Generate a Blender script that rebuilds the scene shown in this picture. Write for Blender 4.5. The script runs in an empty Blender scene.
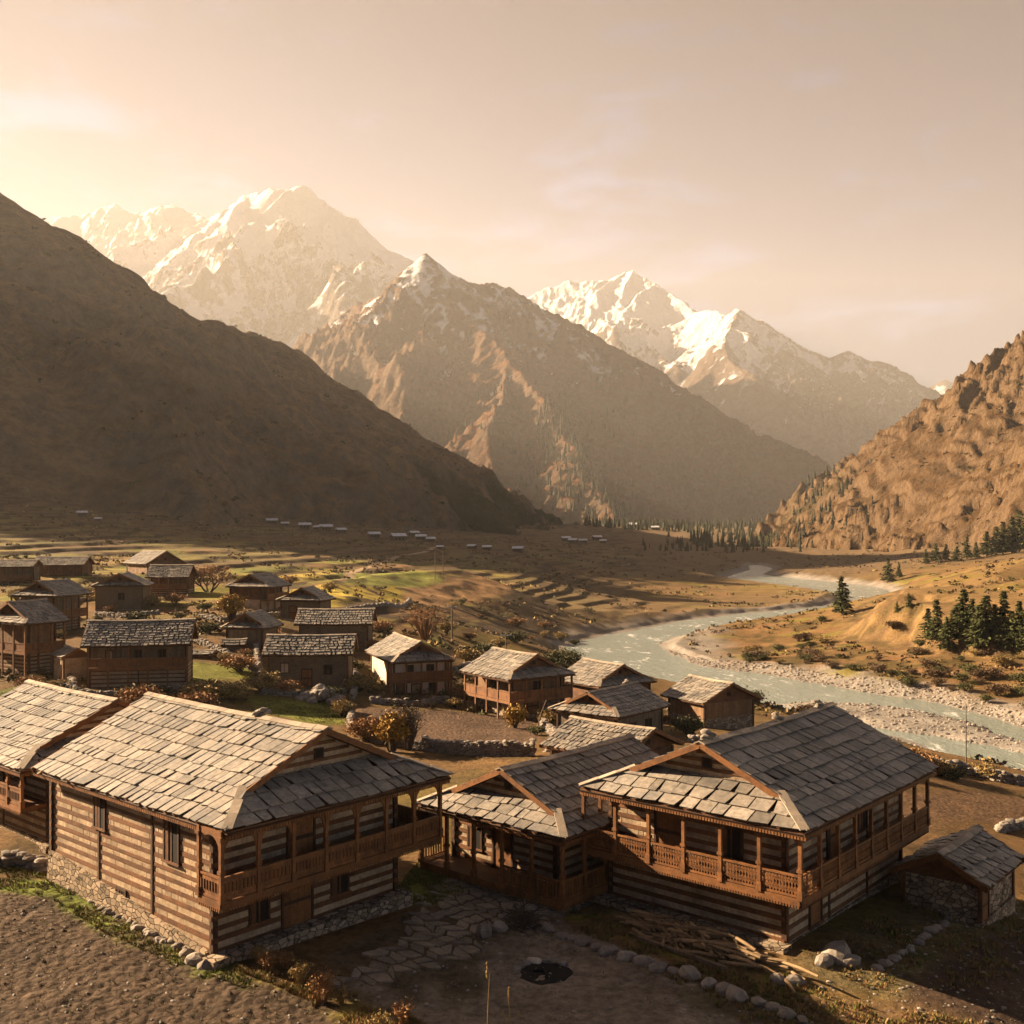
import bpy, bmesh, math, random
import numpy as np
from mathutils import Vector, Matrix, noise as mnoise

R = math.radians
random.seed(7)
scene = bpy.context.scene
COL = scene.collection

# ------------------------------------------------------------------ camera, world, sun, exposure
CAM_H, FPX, HOR = 15.0, 1050.0, 530.0          # eye height, focal length in pixels, horizon row
cam_data = bpy.data.cameras.new('camera')
cam_data.sensor_width = 36.0
cam_data.lens = 36.0 * FPX / 1024.0
cam_data.shift_y = (HOR - 512.0) / 1024.0
cam_data.clip_start, cam_data.clip_end = 0.5, 40000.0
cam = bpy.data.objects.new('camera', cam_data)
COL.objects.link(cam)
cam.location = (0, 0, CAM_H)
cam.rotation_euler = (R(90), 0, 0)
scene.camera = cam

SUN_EL, SUN_AZ = R(22.5), R(-67.0)             # azimuth clockwise from +Y
SUN = Vector((math.cos(SUN_EL) * math.sin(SUN_AZ), math.cos(SUN_EL) * math.cos(SUN_AZ), math.sin(SUN_EL)))

def nodes_of(tree):
    N, L = tree.nodes, tree.links
    def n(kind, **kw):
        d = N.new(kind)
        ins = kw.pop('ins', {})
        for k, v in kw.items():
            setattr(d, k, v)
        for k, v in ins.items():
            if hasattr(v, 'is_output'):
                L.new(v, d.inputs[k])
            else:
                d.inputs[k].default_value = v
        return d
    return n, L

world = bpy.data.worlds.new('World')
scene.world = world
world.use_nodes = True
world.node_tree.nodes.clear()
n, L = nodes_of(world.node_tree)
sky = n('ShaderNodeTexSky', sky_type='NISHITA', sun_disc=False, sun_elevation=SUN_EL, sun_rotation=SUN_AZ,
        altitude=2600.0, air_density=1.0, dust_density=2.2, ozone_density=0.6)
tint = n('ShaderNodeMix', data_type='RGBA', blend_type='MULTIPLY', ins={0: 1.0, 6: sky.outputs[0], 7: (1.0, 0.82, 0.70, 1)})
tc = n('ShaderNodeTexCoord')
mp = n('ShaderNodeMapping', ins={'Vector': tc.outputs['Generated'], 'Scale': (4.0, 4.0, 13.0)})
cn = n('ShaderNodeTexNoise', ins={'Vector': mp.outputs[0], 'Scale': 1.7, 'Detail': 8.0, 'Roughness': 0.62, 'Distortion': 0.4})
cr = n('ShaderNodeMapRange', ins={0: cn.outputs[0], 1: 0.53, 2: 0.70, 3: 0.0, 4: 1.0})
cmix = n('ShaderNodeMix', data_type='RGBA', blend_type='MIX', ins={0: 0.0, 6: tint.outputs[2], 7: (7.5, 5.2, 3.3, 1)})
# sky dims overhead and away from the sun; unseen fill added opposite it
sep = n('ShaderNodeSeparateXYZ', ins={0: tc.outputs['Generated']})
up = n('ShaderNodeMapRange', interpolation_type='SMOOTHSTEP', ins={0: sep.outputs[2], 1: 0.08, 2: 0.50, 3: 1.15, 4: 0.26})
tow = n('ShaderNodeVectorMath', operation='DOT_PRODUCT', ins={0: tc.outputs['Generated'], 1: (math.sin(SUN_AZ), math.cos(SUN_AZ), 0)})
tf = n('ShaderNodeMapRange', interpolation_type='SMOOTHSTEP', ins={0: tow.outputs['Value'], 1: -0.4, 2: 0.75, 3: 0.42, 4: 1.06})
anti_fill = n('ShaderNodeMapRange', interpolation_type='SMOOTHSTEP', ins={0: tow.outputs['Value'], 1: -0.25, 2: -0.80, 3: 0.0, 4: 2.2})   # out-of-view sky brightened opposite the sun to lift shaded faces
tf2 = n('ShaderNodeMath', operation='ADD', ins={0: tf.outputs[0], 1: anti_fill.outputs[0]})
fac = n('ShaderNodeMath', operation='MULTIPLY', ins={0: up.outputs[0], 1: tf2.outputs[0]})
# soften the glare round the sun, as thick air does
gsep = n('ShaderNodeSeparateColor', ins={0: cmix.outputs[2]})
soft = n('ShaderNodeMath', operation='MULTIPLY_ADD', ins={0: gsep.outputs[1], 1: 1.0, 2: 1.0})
cl1 = n('ShaderNodeMath', operation='ADD', ins={0: cr.outputs[0], 1: 1.0})
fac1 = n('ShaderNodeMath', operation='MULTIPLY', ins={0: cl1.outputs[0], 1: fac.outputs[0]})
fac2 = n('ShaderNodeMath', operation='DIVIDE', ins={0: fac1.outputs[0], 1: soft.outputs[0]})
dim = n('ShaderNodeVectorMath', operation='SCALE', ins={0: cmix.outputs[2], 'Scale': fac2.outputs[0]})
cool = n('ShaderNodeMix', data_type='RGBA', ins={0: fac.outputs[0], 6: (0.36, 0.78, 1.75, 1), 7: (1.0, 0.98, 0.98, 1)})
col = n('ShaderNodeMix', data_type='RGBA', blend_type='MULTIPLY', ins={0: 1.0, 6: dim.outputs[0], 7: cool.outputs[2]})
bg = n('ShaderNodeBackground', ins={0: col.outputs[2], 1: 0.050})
wo = n('ShaderNodeOutputWorld', ins={0: bg.outputs[0]})

sl = bpy.data.lights.new('sun', 'SUN')
sl.energy = 5.0
sl.angle = R(0.5)
sl.color = (1.0, 0.725, 0.455)
so = bpy.data.objects.new('sun', sl)
COL.objects.link(so)
so.rotation_euler = SUN.to_track_quat('Z', 'Y').to_euler()
so.location = SUN * 300

scene.view_settings.view_transform = 'Standard'
scene.view_settings.look = 'None'
scene.view_settings.gamma = 1.0
scene.view_settings.exposure = 2.65
scene.render.engine = 'CYCLES'
scene.cycles.use_denoising = True
scene.cycles.max_bounces = 4
scene.cycles.diffuse_bounces = 2
scene.cycles.glossy_bounces = 2
scene.cycles.transparent_max_bounces = 4
scene.cycles.volume_bounces = 0

# ------------------------------------------------------------------ small maths
def W(px, py, z):
    """world point seen at pixel px, py that lies at height z"""
    Y = (CAM_H - z) * FPX / (py - HOR)
    return Vector(((px - 512.0) / FPX * Y, Y, z))

def WY(px, py, Y):
    """world point seen at pixel px, py at depth Y"""
    return Vector(((px - 512.0) / FPX * Y, Y, CAM_H - (py - HOR) / FPX * Y))

def _hash(ix, iy, seed):
    h = (ix.astype(np.int64) * 374761393 + iy.astype(np.int64) * 668265263 + seed * 974634777) & 0xFFFFFFFF
    h = ((h ^ (h >> 13)) * 1274126177) & 0xFFFFFFFF
    return (h ^ (h >> 16)) & 0xFFFF

def perlin(x, y, seed=0):
    xi, yi = np.floor(x), np.floor(y)
    fx, fy = x - xi, y - yi
    u = fx * fx * fx * (fx * (fx * 6 - 15) + 10)
    v = fy * fy * fy * (fy * (fy * 6 - 15) + 10)
    def g(dx, dy):
        a = _hash(xi + dx, yi + dy, seed) * (2 * math.pi / 65536.0)
        return np.cos(a) * (fx - dx) + np.sin(a) * (fy - dy)
    a = g(0, 0); b = g(1, 0); c = g(0, 1); d = g(1, 1)
    return ((a + u * (b - a)) + v * ((c + u * (d - c)) - (a + u * (b - a)))) * 1.5

def fbm(x, y, octv=5, seed=0, gain=0.5):
    t = np.zeros_like(x); amp = 1.0; f = 1.0
    for i in range(octv):
        t += amp * perlin(x * f + 17.3 * i, y * f - 9.1 * i, seed + i)
        amp *= gain; f *= 2.03
    return t

def ridged(x, y, octv=5, seed=0, gain=0.5):
    t = np.zeros_like(x); amp = 1.0; f = 1.0; w = 1.0
    for i in range(octv):
        s = 1.0 - np.abs(perlin(x * f + 5.7 * i, y * f + 3.3 * i, seed + i))
        s = s * s * w
        w = np.clip(s * 1.6, 0, 1)
        t += amp * s
        amp *= gain; f *= 2.07
    return t

def sstep(a, b, x):
    t = np.clip((x - a) / (b - a), 0, 1)
    return t * t * (3 - 2 * t)

def poly_sdf(X, Y, poly):
    """signed distance to a polygon, negative inside"""
    d = np.full(X.shape, 1e9); inside = np.zeros(X.shape, bool)
    k = len(poly)
    for i in range(k):
        ax, ay = poly[i][0], poly[i][1]; bx, by = poly[(i + 1) % k][0], poly[(i + 1) % k][1]
        ex, ey = bx - ax, by - ay
        t = np.clip(((X - ax) * ex + (Y - ay) * ey) / (ex * ex + ey * ey + 1e-9), 0, 1)
        d = np.minimum(d, np.hypot(X - ax - t * ex, Y - ay - t * ey))
        if abs(by - ay) > 1e-9:
            cond = ((ay > Y) != (by > Y)) & (X < (bx - ax) * (Y - ay) / (by - ay) + ax)
            inside ^= cond
    return np.where(inside, -d, d)

def line_dist(X, Y, pts):
    d = np.full(X.shape, 1e9)
    for (ax, ay), (bx, by) in zip([p[:2] for p in pts[:-1]], [p[:2] for p in pts[1:]]):
        ex, ey = bx - ax, by - ay
        t = np.clip(((X - ax) * ex + (Y - ay) * ey) / (ex * ex + ey * ey + 1e-9), 0, 1)
        d = np.minimum(d, np.hypot(X - ax - t * ex, Y - ay - t * ey))
    return d

def grid_object(name, X, Y, Z, mat, cols=None, attrs=None):
    r, c = X.shape
    me = bpy.data.meshes.new(name)
    co = np.stack([X, Y, Z], -1).reshape(-1, 3).astype(np.float32)
    idx = np.arange(r * c).reshape(r, c)
    q = np.stack([idx[:-1, :-1], idx[:-1, 1:], idx[1:, 1:], idx[1:, :-1]], -1).reshape(-1, 4).astype(np.int32)
    me.vertices.add(r * c); me.vertices.foreach_set('co', co.ravel())
    me.loops.add(q.size); me.loops.foreach_set('vertex_index', q.ravel())
    me.polygons.add(len(q))
    me.polygons.foreach_set('loop_start', np.arange(0, q.size, 4, dtype=np.int32))
    me.polygons.foreach_set('use_smooth', np.ones(len(q), bool))
    me.update(calc_edges=True)
    if cols is not None:
        a = me.attributes.new('Col', 'FLOAT_COLOR', 'POINT')
        rgba = np.concatenate([cols.reshape(-1, 3), np.ones((r * c, 1))], 1).astype(np.float32)
        a.data.foreach_set('color', rgba.ravel())
    for k, v in (attrs or {}).items():
        a = me.attributes.new(k, 'FLOAT', 'POINT')
        a.data.foreach_set('value', v.ravel().astype(np.float32))
    me.materials.append(mat)
    o = bpy.data.objects.new(name, me)
    COL.objects.link(o)
    return o

# ------------------------------------------------------------------ setting materials
def new_mat(name):
    m = bpy.data.materials.new(name)
    m.use_nodes = True
    m.node_tree.nodes.clear()
    n, L = nodes_of(m.node_tree)
    return m, n, L

def ground_material():
    m, n, L = new_mat('ground_soil_and_grass')
    at = n('ShaderNodeAttribute', attribute_name='Col')
    rough = n('ShaderNodeAttribute', attribute_name='clod')
    tc = n('ShaderNodeTexCoord')
    a = n('ShaderNodeTexNoise', ins={'Vector': tc.outputs['Object'], 'Scale': 3.1, 'Detail': 9.0, 'Roughness': 0.72})
    b = n('ShaderNodeTexNoise', ins={'Vector': tc.outputs['Object'], 'Scale': 0.22, 'Detail': 8.0, 'Roughness': 0.7})
    ra = n('ShaderNodeMapRange', ins={0: a.outputs[0], 1: 0.3, 2: 0.7, 3: 0.45, 4: 1.55})
    rb = n('ShaderNodeMapRange', ins={0: b.outputs[0], 1: 0.3, 2: 0.7, 3: 0.68, 4: 1.32})
    mul = n('ShaderNodeMath', operation='MULTIPLY', ins={0: ra.outputs[0], 1: rb.outputs[0]})
    c = n('ShaderNodeVectorMath', operation='SCALE', ins={0: at.outputs['Color'], 'Scale': mul.outputs[0]})
    vo = n('ShaderNodeTexVoronoi', ins={'Vector': tc.outputs['Object'], 'Scale': 3.3, 'Randomness': 1.0})
    hv = n('ShaderNodeMath', operation='MULTIPLY', ins={0: vo.outputs[0], 1: rough.outputs['Fac']})
    hh = n('ShaderNodeMath', operation='SUBTRACT', ins={0: a.outputs[0], 1: hv.outputs[0]})
    bp = n('ShaderNodeBump', ins={'Height': hh.outputs[0], 'Strength': 0.8, 'Distance': 0.16})
    bs = n('ShaderNodeBsdfPrincipled', ins={'Base Color': c.outputs[0], 'Roughness': 0.95, 'Normal': bp.outputs[0], 'Specular IOR Level': 0.1})
    n('ShaderNodeOutputMaterial', ins={0: bs.outputs[0]})
    return m

def mountain_material(name, low, mid, rock, forest, scale, snow_lo=0.5):
    """rock, dry grass and snow; the snow attribute says where snow lies"""
    m, n, L = new_mat(name)
    tc = n('ShaderNodeTexCoord')
    sn = n('ShaderNodeAttribute', attribute_name='snow')
    fo = n('ShaderNodeAttribute', attribute_name='forest')
    a = n('ShaderNodeTexNoise', ins={'Vector': tc.outputs['Object'], 'Scale': 9.0 * scale, 'Detail': 11.0, 'Roughness': 0.68})
    b = n('ShaderNodeTexNoise', ins={'Vector': tc.outputs['Object'], 'Scale': 45.0 * scale, 'Detail': 8.0, 'Roughness': 0.75})
    geo = n('ShaderNodeNewGeometry')
    sz = n('ShaderNodeSeparateXYZ', ins={0: geo.outputs['Normal']})
    st = n('ShaderNodeMath', operation='MULTIPLY_ADD', ins={0: b.outputs[0], 1: 0.5, 2: sz.outputs[2]})
    steep = n('ShaderNodeMapRange', ins={0: st.outputs[0], 1: 0.78, 2: 1.02, 3: 1.0, 4: 0.0})
    va = n('ShaderNodeMapRange', ins={0: a.outputs[0], 1: 0.33, 2: 0.67})
    base = n('ShaderNodeMix', data_type='RGBA', ins={0: va.outputs[0], 6: low + (1,), 7: mid + (1,)})
    rk = n('ShaderNodeMix', data_type='RGBA', ins={0: steep.outputs[0], 6: base.outputs[2], 7: rock + (1,)})
    fb = n('ShaderNodeMath', operation='MULTIPLY_ADD', ins={0: b.outputs[0], 1: 1.2, 2: fo.outputs['Fac']})
    ff = n('ShaderNodeMapRange', ins={0: fb.outputs[0], 1: 0.95, 2: 1.15})
    fm = n('ShaderNodeMix', data_type='RGBA', ins={0: ff.outputs[0], 6: rk.outputs[2], 7: forest + (1,)})
    vb = n('ShaderNodeMapRange', ins={0: b.outputs[0], 1: 0.3, 2: 0.7, 3: 0.6, 4: 1.4})
    fv = n('ShaderNodeVectorMath', operation='SCALE', ins={0: fm.outputs[2], 'Scale': vb.outputs[0]})
    s1 = n('ShaderNodeMath', operation='MULTIPLY_ADD', ins={0: b.outputs[0], 1: 0.9, 2: sn.outputs['Fac']})
    s2 = n('ShaderNodeMath', operation='MULTIPLY_ADD', ins={0: a.outputs[0], 1: 0.5, 2: s1.outputs[0]})
    sm = n('ShaderNodeMapRange', ins={0: s2.outputs[0], 1: 1.10, 2: 1.32})
    cm = n('ShaderNodeMix', data_type='RGBA', ins={0: sm.outputs[0], 6: fv.outputs[0], 7: (0.66, 0.68, 0.72, 1)})
    bh = n('ShaderNodeMath', operation='MULTIPLY_ADD', ins={0: a.outputs[0], 1: 2.0, 2: b.outputs[0]})
    bp = n('ShaderNodeBump', ins={'Height': bh.outputs[0], 'Strength': 0.75, 'Distance': 0.10 / scale})
    bs = n('ShaderNodeBsdfPrincipled', ins={'Base Color': cm.outputs[2], 'Roughness': 0.95, 'Normal': bp.outputs[0], 'Specular IOR Level': 0.05})
    n('ShaderNodeOutputMaterial', ins={0: bs.outputs[0]})
    return m

# ------------------------------------------------------------------ river outline (traced at the water level)
ZR = -9.0
def wl(pts): return [tuple(W(x, y, ZR)[:2]) for x, y in pts]
RIVER = wl([(1400, 905), (1200, 820), (1024, 772), (985, 764), (940, 750), (880, 733), (800, 715), (720, 696), (640, 676), (590, 662), (563, 652),
            (572, 643), (605, 636), (650, 627), (696, 619), (760, 612), (827, 607), (850, 600), (846, 595), (800, 588), (765, 583), (725, 580.5), (728, 577),
            (741, 572.5), (752, 569), (748, 566), (756, 564.5), (773, 568), (768, 572), (760, 575), (790, 577.5), (840, 583), (885, 588),
            (895, 598), (870, 608), (832, 615), (777, 622), (709, 630), (666, 638), (657, 646), (672, 656), (712, 669),
            (777, 676), (850, 690), (945, 706), (1024, 728), (1200, 775), (1400, 830)])
def chaikin(P, k=2):
    for _ in range(k):
        Q = []
        for a, b in zip(P, P[1:] + P[:1]):
            Q += [(a[0] * .75 + b[0] * .25, a[1] * .75 + b[1] * .25), (a[0] * .25 + b[0] * .75, a[1] * .25 + b[1] * .75)]
        P = Q
    return P
RIVER = chaikin(RIVER)
BAR = wl([(775, 704), (830, 703), (880, 706), (925, 712), (968, 722), (1024, 741), (1150, 775), (1150, 790), (1024, 754), (980, 745), (936, 737), (873, 728), (820, 716)])

HILLOCK = [tuple(W(828, 640, -6.6)[:2]), tuple(W(880, 653, -6)[:2]), tuple(W(950, 660, -5.5)[:2]), tuple(W(1050, 668, -5)[:2]), tuple(W(1250, 690, -4)[:2]), (300, 300), (240, 400), (118, 330), (88, 262), (72, 232)]
BLUFF = [tuple(W(452, 664, -4)[:2]), tuple(W(500, 660, -6)[:2]), tuple(W(560, 650, -8)[:2]), tuple(W(586, 634, -8.3)[:2]), (13, 268), (-2, 290), (-40, 285), (-60, 200), (-30, 150)]

# ------------------------------------------------------------------ the ground sheet
CTRL = []       # X, Y, z
def cp(px, py, z): p = W(px, py, z); CTRL.append((p.x, p.y, z))
def cy(px, py, Y): p = WY(px, py, Y); CTRL.append(tuple(p))
for a in [(540, 970, 0.0), (700, 1000, 0.0), (850, 985, -.1), (1010, 985, -.3), (100, 1010, .5), (0, 900, .8), (228, 957, .5), (480, 900, 0), (640, 900, 0),
          (330, 1010, .2), (430, 880, .1), (985, 915, -.6), (900, 860, -.4)]: cp(*a)
for a in [(65, 860, 46), (20, 830, 50), (-200, 830, 50), (125, 692, 92), (-150, 690, 95), (300, 694, 98), (400, 702, 98), (500, 722, 92), (450, 722, 88), (450, 752, 76), (330, 705, 95),
          (620, 760, 68), (625, 740, 80), (720, 730, 95), (560, 690, 120), (980, 800, 72), (955, 772, 84), (1150, 830, 72), (840, 760, 78),
          (60, 640, 125), (10, 684, 95), (120, 612, 148), (250, 608, 145), (135, 577, 200), (30, 592, 175), (345, 600, 165), (200, 650, 112), (220, 620, 135),
          (300, 622, 140), (330, 650, 118), (400, 640, 125), (400, 590, 205), (470, 598, 190), (300, 583, 215), (505, 604, 190), (430, 572, 300), (200, 563, 260), (60, 563, 240), (-200, 555, 240),
          (520, 640, 165), (440, 655, 130), (545, 628, 200)]: cy(*a)
for a in [(300, 530, 640), (100, 512, 560), (0, 500, 500), (-300, 470, 450), (200, 525, 600), (450, 550, 460), (540, 548, 640), (600, 562, 560), (520, 575, 330), (570, 600, 290), (640, 590, 400),
          (700, 552, 900), (600, 545, 950), (580, 525, 1500), (680, 532, 1500), (780, 545, 1300), (800, 560, 800), (740, 600, 360)]: cy(*a)
for a in [(800, 640, -7.2), (1000, 702, -8), (950, 668, -6.2), (1100, 730, -8), (840, 642, -6.3), (900, 650, -5.6), (950, 652, -4.8), (1040, 660, -4.8), (700, 645, -8), (760, 655, -7.8), (880, 680, -7.6)]: cp(*a)
for a in [(1000, 572, 235), (930, 584, 245), (885, 598, 240), (1100, 560, 240), (1024, 558, 270), (870, 612, 222), (960, 610, 205), (1040, 600, 215), (1000, 545, 300)]: cy(*a)
CTRL += [(90, 330, -8.0), (140, 400, -6), (200, 420, 2), (160, 600, -6), (220, 900, 0), (300, 700, 5), (-200, 25, 5), (200, 25, -3), (0, 20, 0), (300, 100, -6), (300, 220, 10),
         (-400, 1200, 60), (400, 1500, 20), (0, 2600, 20), (900, 3000, 30), (-900, 3000, 60), (0, 10000, 30), (9000, 9000, 100), (-9000, 9000, 100), (-600, 200, 60), (-1500, 500, 150), (600, 300, 40)]
CT = np.array(CTRL)
def warp(X, Y): return np.stack([X / Y * 4.0, np.log(Y) * 2.2], -1)
_P = warp(CT[:, 0], CT[:, 1])
_D = np.linalg.norm(_P[:, None] - _P[None], axis=-1)
_A = np.block([[_D + np.eye(len(CT)) * -0.012, np.ones((len(CT), 1))], [np.ones((1, len(CT))), np.zeros((1, 1))]])
_wt = np.linalg.solve(_A, np.append(CT[:, 2], 0))
def base_height(X, Y):
    X = np.asarray(X, float); Y = np.maximum(np.asarray(Y, float), 8.0)
    q = warp(X, Y)
    out = np.full(X.shape, _wt[-1])
    for i in range(len(CT)):
        out = out + _wt[i] * np.hypot(q[..., 0] - _P[i, 0], q[..., 1] - _P[i, 1])
    return out

def terrace(z, step, hard):
    k = np.floor(z / step); f = z / step - k
    return (k + sstep(0.5 - hard, 0.5 + hard, f)) * step

def ground_height(X, Y):
    X = np.asarray(X, float); Y = np.asarray(Y, float)
    z = base_height(X, Y)
    far = sstep(90, 200, Y)
    z = z + far * fbm(X / 45, Y / 45, 4, 11) * 0.9 + fbm(X / 14, Y / 14, 3, 5) * 0.12
    # terraced fields up the left side of the valley
    tm = sstep(120, 190, Y) * sstep(-0.04, -0.14, X / np.maximum(Y, 1)) * (1 - sstep(900, 1500, Y))
    step = 1.1 + sstep(250, 600, Y) * 0.9
    zt = terrace(z + fbm(X / 70, Y / 70, 2, 33) * 0.8, step, 0.17)
    tm = np.maximum(tm, .8 * sstep(200, 260, Y) * (1 - sstep(800, 1200, Y)) * sstep(.2, .12, X / np.maximum(Y, 1)))
    zt = z + (zt - z) * (1 - 0.45 * sstep(200, 420, Y))
    z = z * (1 - tm) + zt * tm
    dh = -poly_sdf(X, Y, HILLOCK) + fbm(X / 16, Y / 16, 4, 61) * 3.0
    hz = -6.8 + 8.4 * sstep(-1, 15, dh) + .085 * np.maximum(dh - 8, 0)
    rav = ridged(X / 13, Y / 22, 3, 62) * 1.3 * sstep(0, 6, dh) * (1 - sstep(10, 18, dh))
    hz = hz - rav
    hz = np.where(dh > 13, hz * .35 + .65 * terrace(hz + .5 * fbm(X / 30, Y / 30, 2, 63), 1.5, .16), hz)
    z = np.where(dh > 0, np.maximum(z, np.minimum(hz, 9.5)), z)
    dl = -poly_sdf(X, Y, BLUFF) + fbm(X / 14, Y / 14, 4, 64) * 2.5
    lz = -8 + 12.8 * sstep(0, 19, dl) - ridged(X / 11, Y / 11, 3, 65) * .9 * sstep(0, 6, dl) * (1 - sstep(12, 20, dl))
    z = np.where(dl > 0, np.maximum(z, lz), z)
    d = poly_sdf(X, Y, RIVER); db = poly_sdf(X, Y, BAR)
    d = d + fbm(X / 9, Y / 9, 3, 71) * 1.1 * sstep(60, 120, Y)
    wet = np.maximum(d, -db - 0.0)
    wet = np.where(db < 0, np.maximum(d, -db), d)           # the gravel bar is dry
    bank = ZR + 0.45 * sstep(0, 3.5, wet) + np.maximum(wet - 2, 0) * 0.30
    flat = sstep(0.0, 0.02, X / np.maximum(Y, 1) - 0.10) * sstep(120, 150, Y)
    bank = np.where(wet > 0, bank, ZR + np.maximum(wet, -6) * 0.22)
    z = np.where((d > 0), np.minimum(np.maximum(z, ZR + 0.45 * sstep(0, 3, d)), bank), np.where(db < 0, ZR + 0.55 * sstep(0, 3, -db) + 0.2 * fbm(X / 5, Y / 5, 3, 9), bank))
    # the slope the photographer stands on
    z = z + np.maximum(28 - Y, 0) * 0.38
    return z
def gz(x, y): return float(ground_height(np.array([x]), np.array([y]))[0])

def pxpoly(pts, z=0.0, Y=None):
    return [tuple((W(x, y, z))[:2]) for x, y in pts]
def gp(px, py, it=40):
    """the ground point seen at a pixel"""
    lo, hi = 6.0, 3000.0
    Ys = np.exp(np.linspace(math.log(7), math.log(3000), 1700))
    Xs = (px - 512) / FPX * Ys
    zr = CAM_H - (py - HOR) / FPX * Ys
    g = ground_height(Xs, Ys)
    k = np.argmax(g >= zr)
    if k == 0: k = len(Ys) - 1
    y0, y1 = Ys[k - 1], Ys[k]
    t = (zr[k - 1] - g[k - 1]) / ((zr[k - 1] - g[k - 1]) - (zr[k] - g[k]) + 1e-9)
    Y = y0 + (y1 - y0) * min(max(t, 0), 1)
    return Vector(((px - 512) / FPX * Y, Y, gz((px - 512) / FPX * Y, Y)))

tcol = np.concatenate([np.linspace(-1.15, -0.56, 60, endpoint=False), np.linspace(-0.56, 0.56, 640, endpoint=False), np.linspace(0.56, 1.15, 60)])
yrow = np.concatenate([np.linspace(4, 27, 40, endpoint=False), np.exp(np.linspace(math.log(27), math.log(1200), 860, endpoint=False)), np.exp(np.linspace(math.log(1200), math.log(9500), 60))])
TT, GY = np.meshgrid(tcol, yrow)
GX = TT * GY
GZ = ground_height(GX, GY)

# where each kind of ground lies
PX = 512 + FPX * TT; PY = HOR + (CAM_H - GZ) * FPX / GY
def mask(pts, soft=1.0, wob=0.7):
    """soft mask of a ground patch outlined in photo pixels, laid out on the ground where it stands"""
    p = [tuple(gp(x, y)[:2]) for x, y in pts]
    d = poly_sdf(GX, GY, p) + fbm(GX / (2.5 * soft + 1), GY / (2.5 * soft + 1), 3, 3) * wob * soft
    return sstep(soft, -soft, d)
def paint(c, m, colr):
    return c * (1 - m[..., None]) + np.array(colr) * m[..., None]

n1 = fbm(GX / 22, GY / 22, 5, 1); n2 = fbm(GX / 5, GY / 5, 4, 2); n3 = fbm(GX / 1.3, GY / 1.3, 3, 4); n4 = fbm(GX / 80, GY / 80, 4, 14)
dry, soil, green, olive, dirt = (.115, .068, .028), (.060, .034, .018), (.070, .080, .014), (.095, .075, .018), (.175, .140, .105)
cols = np.zeros(GX.shape + (3,)) + np.array(dry)
cols = paint(cols, sstep(0.0, .5, n2), (.085, .055, .022))
cols = paint(cols, sstep(.05, .55, n1) * .7, olive)
# mid and far valley: brown terraces, straw and yellow green fields
vm = sstep(150, 260, GY)
cols = paint(cols, vm * sstep(-.3, .5, n4), (.105, .070, .034))
cols = paint(cols, vm * sstep(.15, .45, n1) * .6, (.075, .045, .020))
cols = paint(cols, sstep(420, 560, GY) * .8, (.130, .088, .048))
rbm = sstep(0, .06, TT - .10)
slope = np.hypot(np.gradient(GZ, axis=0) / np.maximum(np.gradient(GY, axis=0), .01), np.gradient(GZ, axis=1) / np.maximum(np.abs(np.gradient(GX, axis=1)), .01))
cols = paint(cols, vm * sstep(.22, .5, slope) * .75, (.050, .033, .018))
cell = perlin(GX / 26 + 3 * n4, GZ / 1.1 + GY / 70, 91)
fm = sstep(130, 170, GY) * (1 - sstep(330, 420, GY)) * sstep(560, 470, PX)
cols = paint(cols, fm * sstep(-.05, .12, cell) * sstep(.35, .2, slope), (.190, .150, .030))
cols = paint(cols, fm * sstep(.3, .45, cell) * sstep(.35, .2, slope), (.110, .120, .022))
cols = paint(cols, fm * sstep(-.25, -.4, cell) * sstep(.35, .2, slope), (.165, .095, .042))
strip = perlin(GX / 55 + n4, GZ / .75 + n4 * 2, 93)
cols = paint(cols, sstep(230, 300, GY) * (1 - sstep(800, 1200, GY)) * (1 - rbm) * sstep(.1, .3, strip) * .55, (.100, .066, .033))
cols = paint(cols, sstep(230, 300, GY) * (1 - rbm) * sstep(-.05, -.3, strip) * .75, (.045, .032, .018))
spk = fbm(GX / 3.5, GY / 3.5, 3, 95)
cols = paint(cols, vm * (1 - sstep(500, 800, GY)) * sstep(.35, .6, spk) * .7, (.035, .028, .014))
# right bank
rb = sstep(0, .06, TT - .10) * sstep(125, 150, GY) * (1 - sstep(420, 500, GY))
cols = paint(cols, vm * (1 - rbm) * (1 - sstep(700, 1000, GY)) * sstep(.15, .4, perlin(GX / 40 + 9, GY / 90, 97)) * sstep(.4, .2, slope) * .5, (.150, .115, .045))
cols = paint(cols, rb * .85, (.150, .090, .035))
cols = paint(cols, rb * sstep(.05, .5, n2 + n1) * .8, (.060, .045, .016))
cols = paint(cols, rb * sstep(.25, .45, fbm(GX / 30, GY / 9, 3, 44)), (.140, .115, .024))
cols = paint(cols, rb * sstep(.1, .5, fbm(GX / 12, GY / 7, 4, 45)) * .6, (.175, .095, .045))
dhp = -poly_sdf(GX, GY, HILLOCK)
hs = sstep(0, 4, dhp) * (1 - sstep(12, 18, dhp))
cols = paint(cols, sstep(-1, 4, dhp), (.155, .098, .040))
cols = paint(cols, hs * sstep(-.2, .4, n2) * .8, (.085, .050, .024)); cols = paint(cols, hs * sstep(.1, .5, n3) * .5, (.15, .10, .055)); cols = paint(cols, hs * sstep(.0, .3, fbm(GX / 4, GY / 4, 4, 98)) * .7, (.070, .052, .020))
cols = paint(cols, sstep(18, 26, dhp) * sstep(.1, .4, n1 + .4 * n2), (.135, .095, .026))
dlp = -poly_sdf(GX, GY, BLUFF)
cols = paint(cols, sstep(0, 4, dlp) * (1 - sstep(15, 20, dlp)), (.050, .034, .018))
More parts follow.
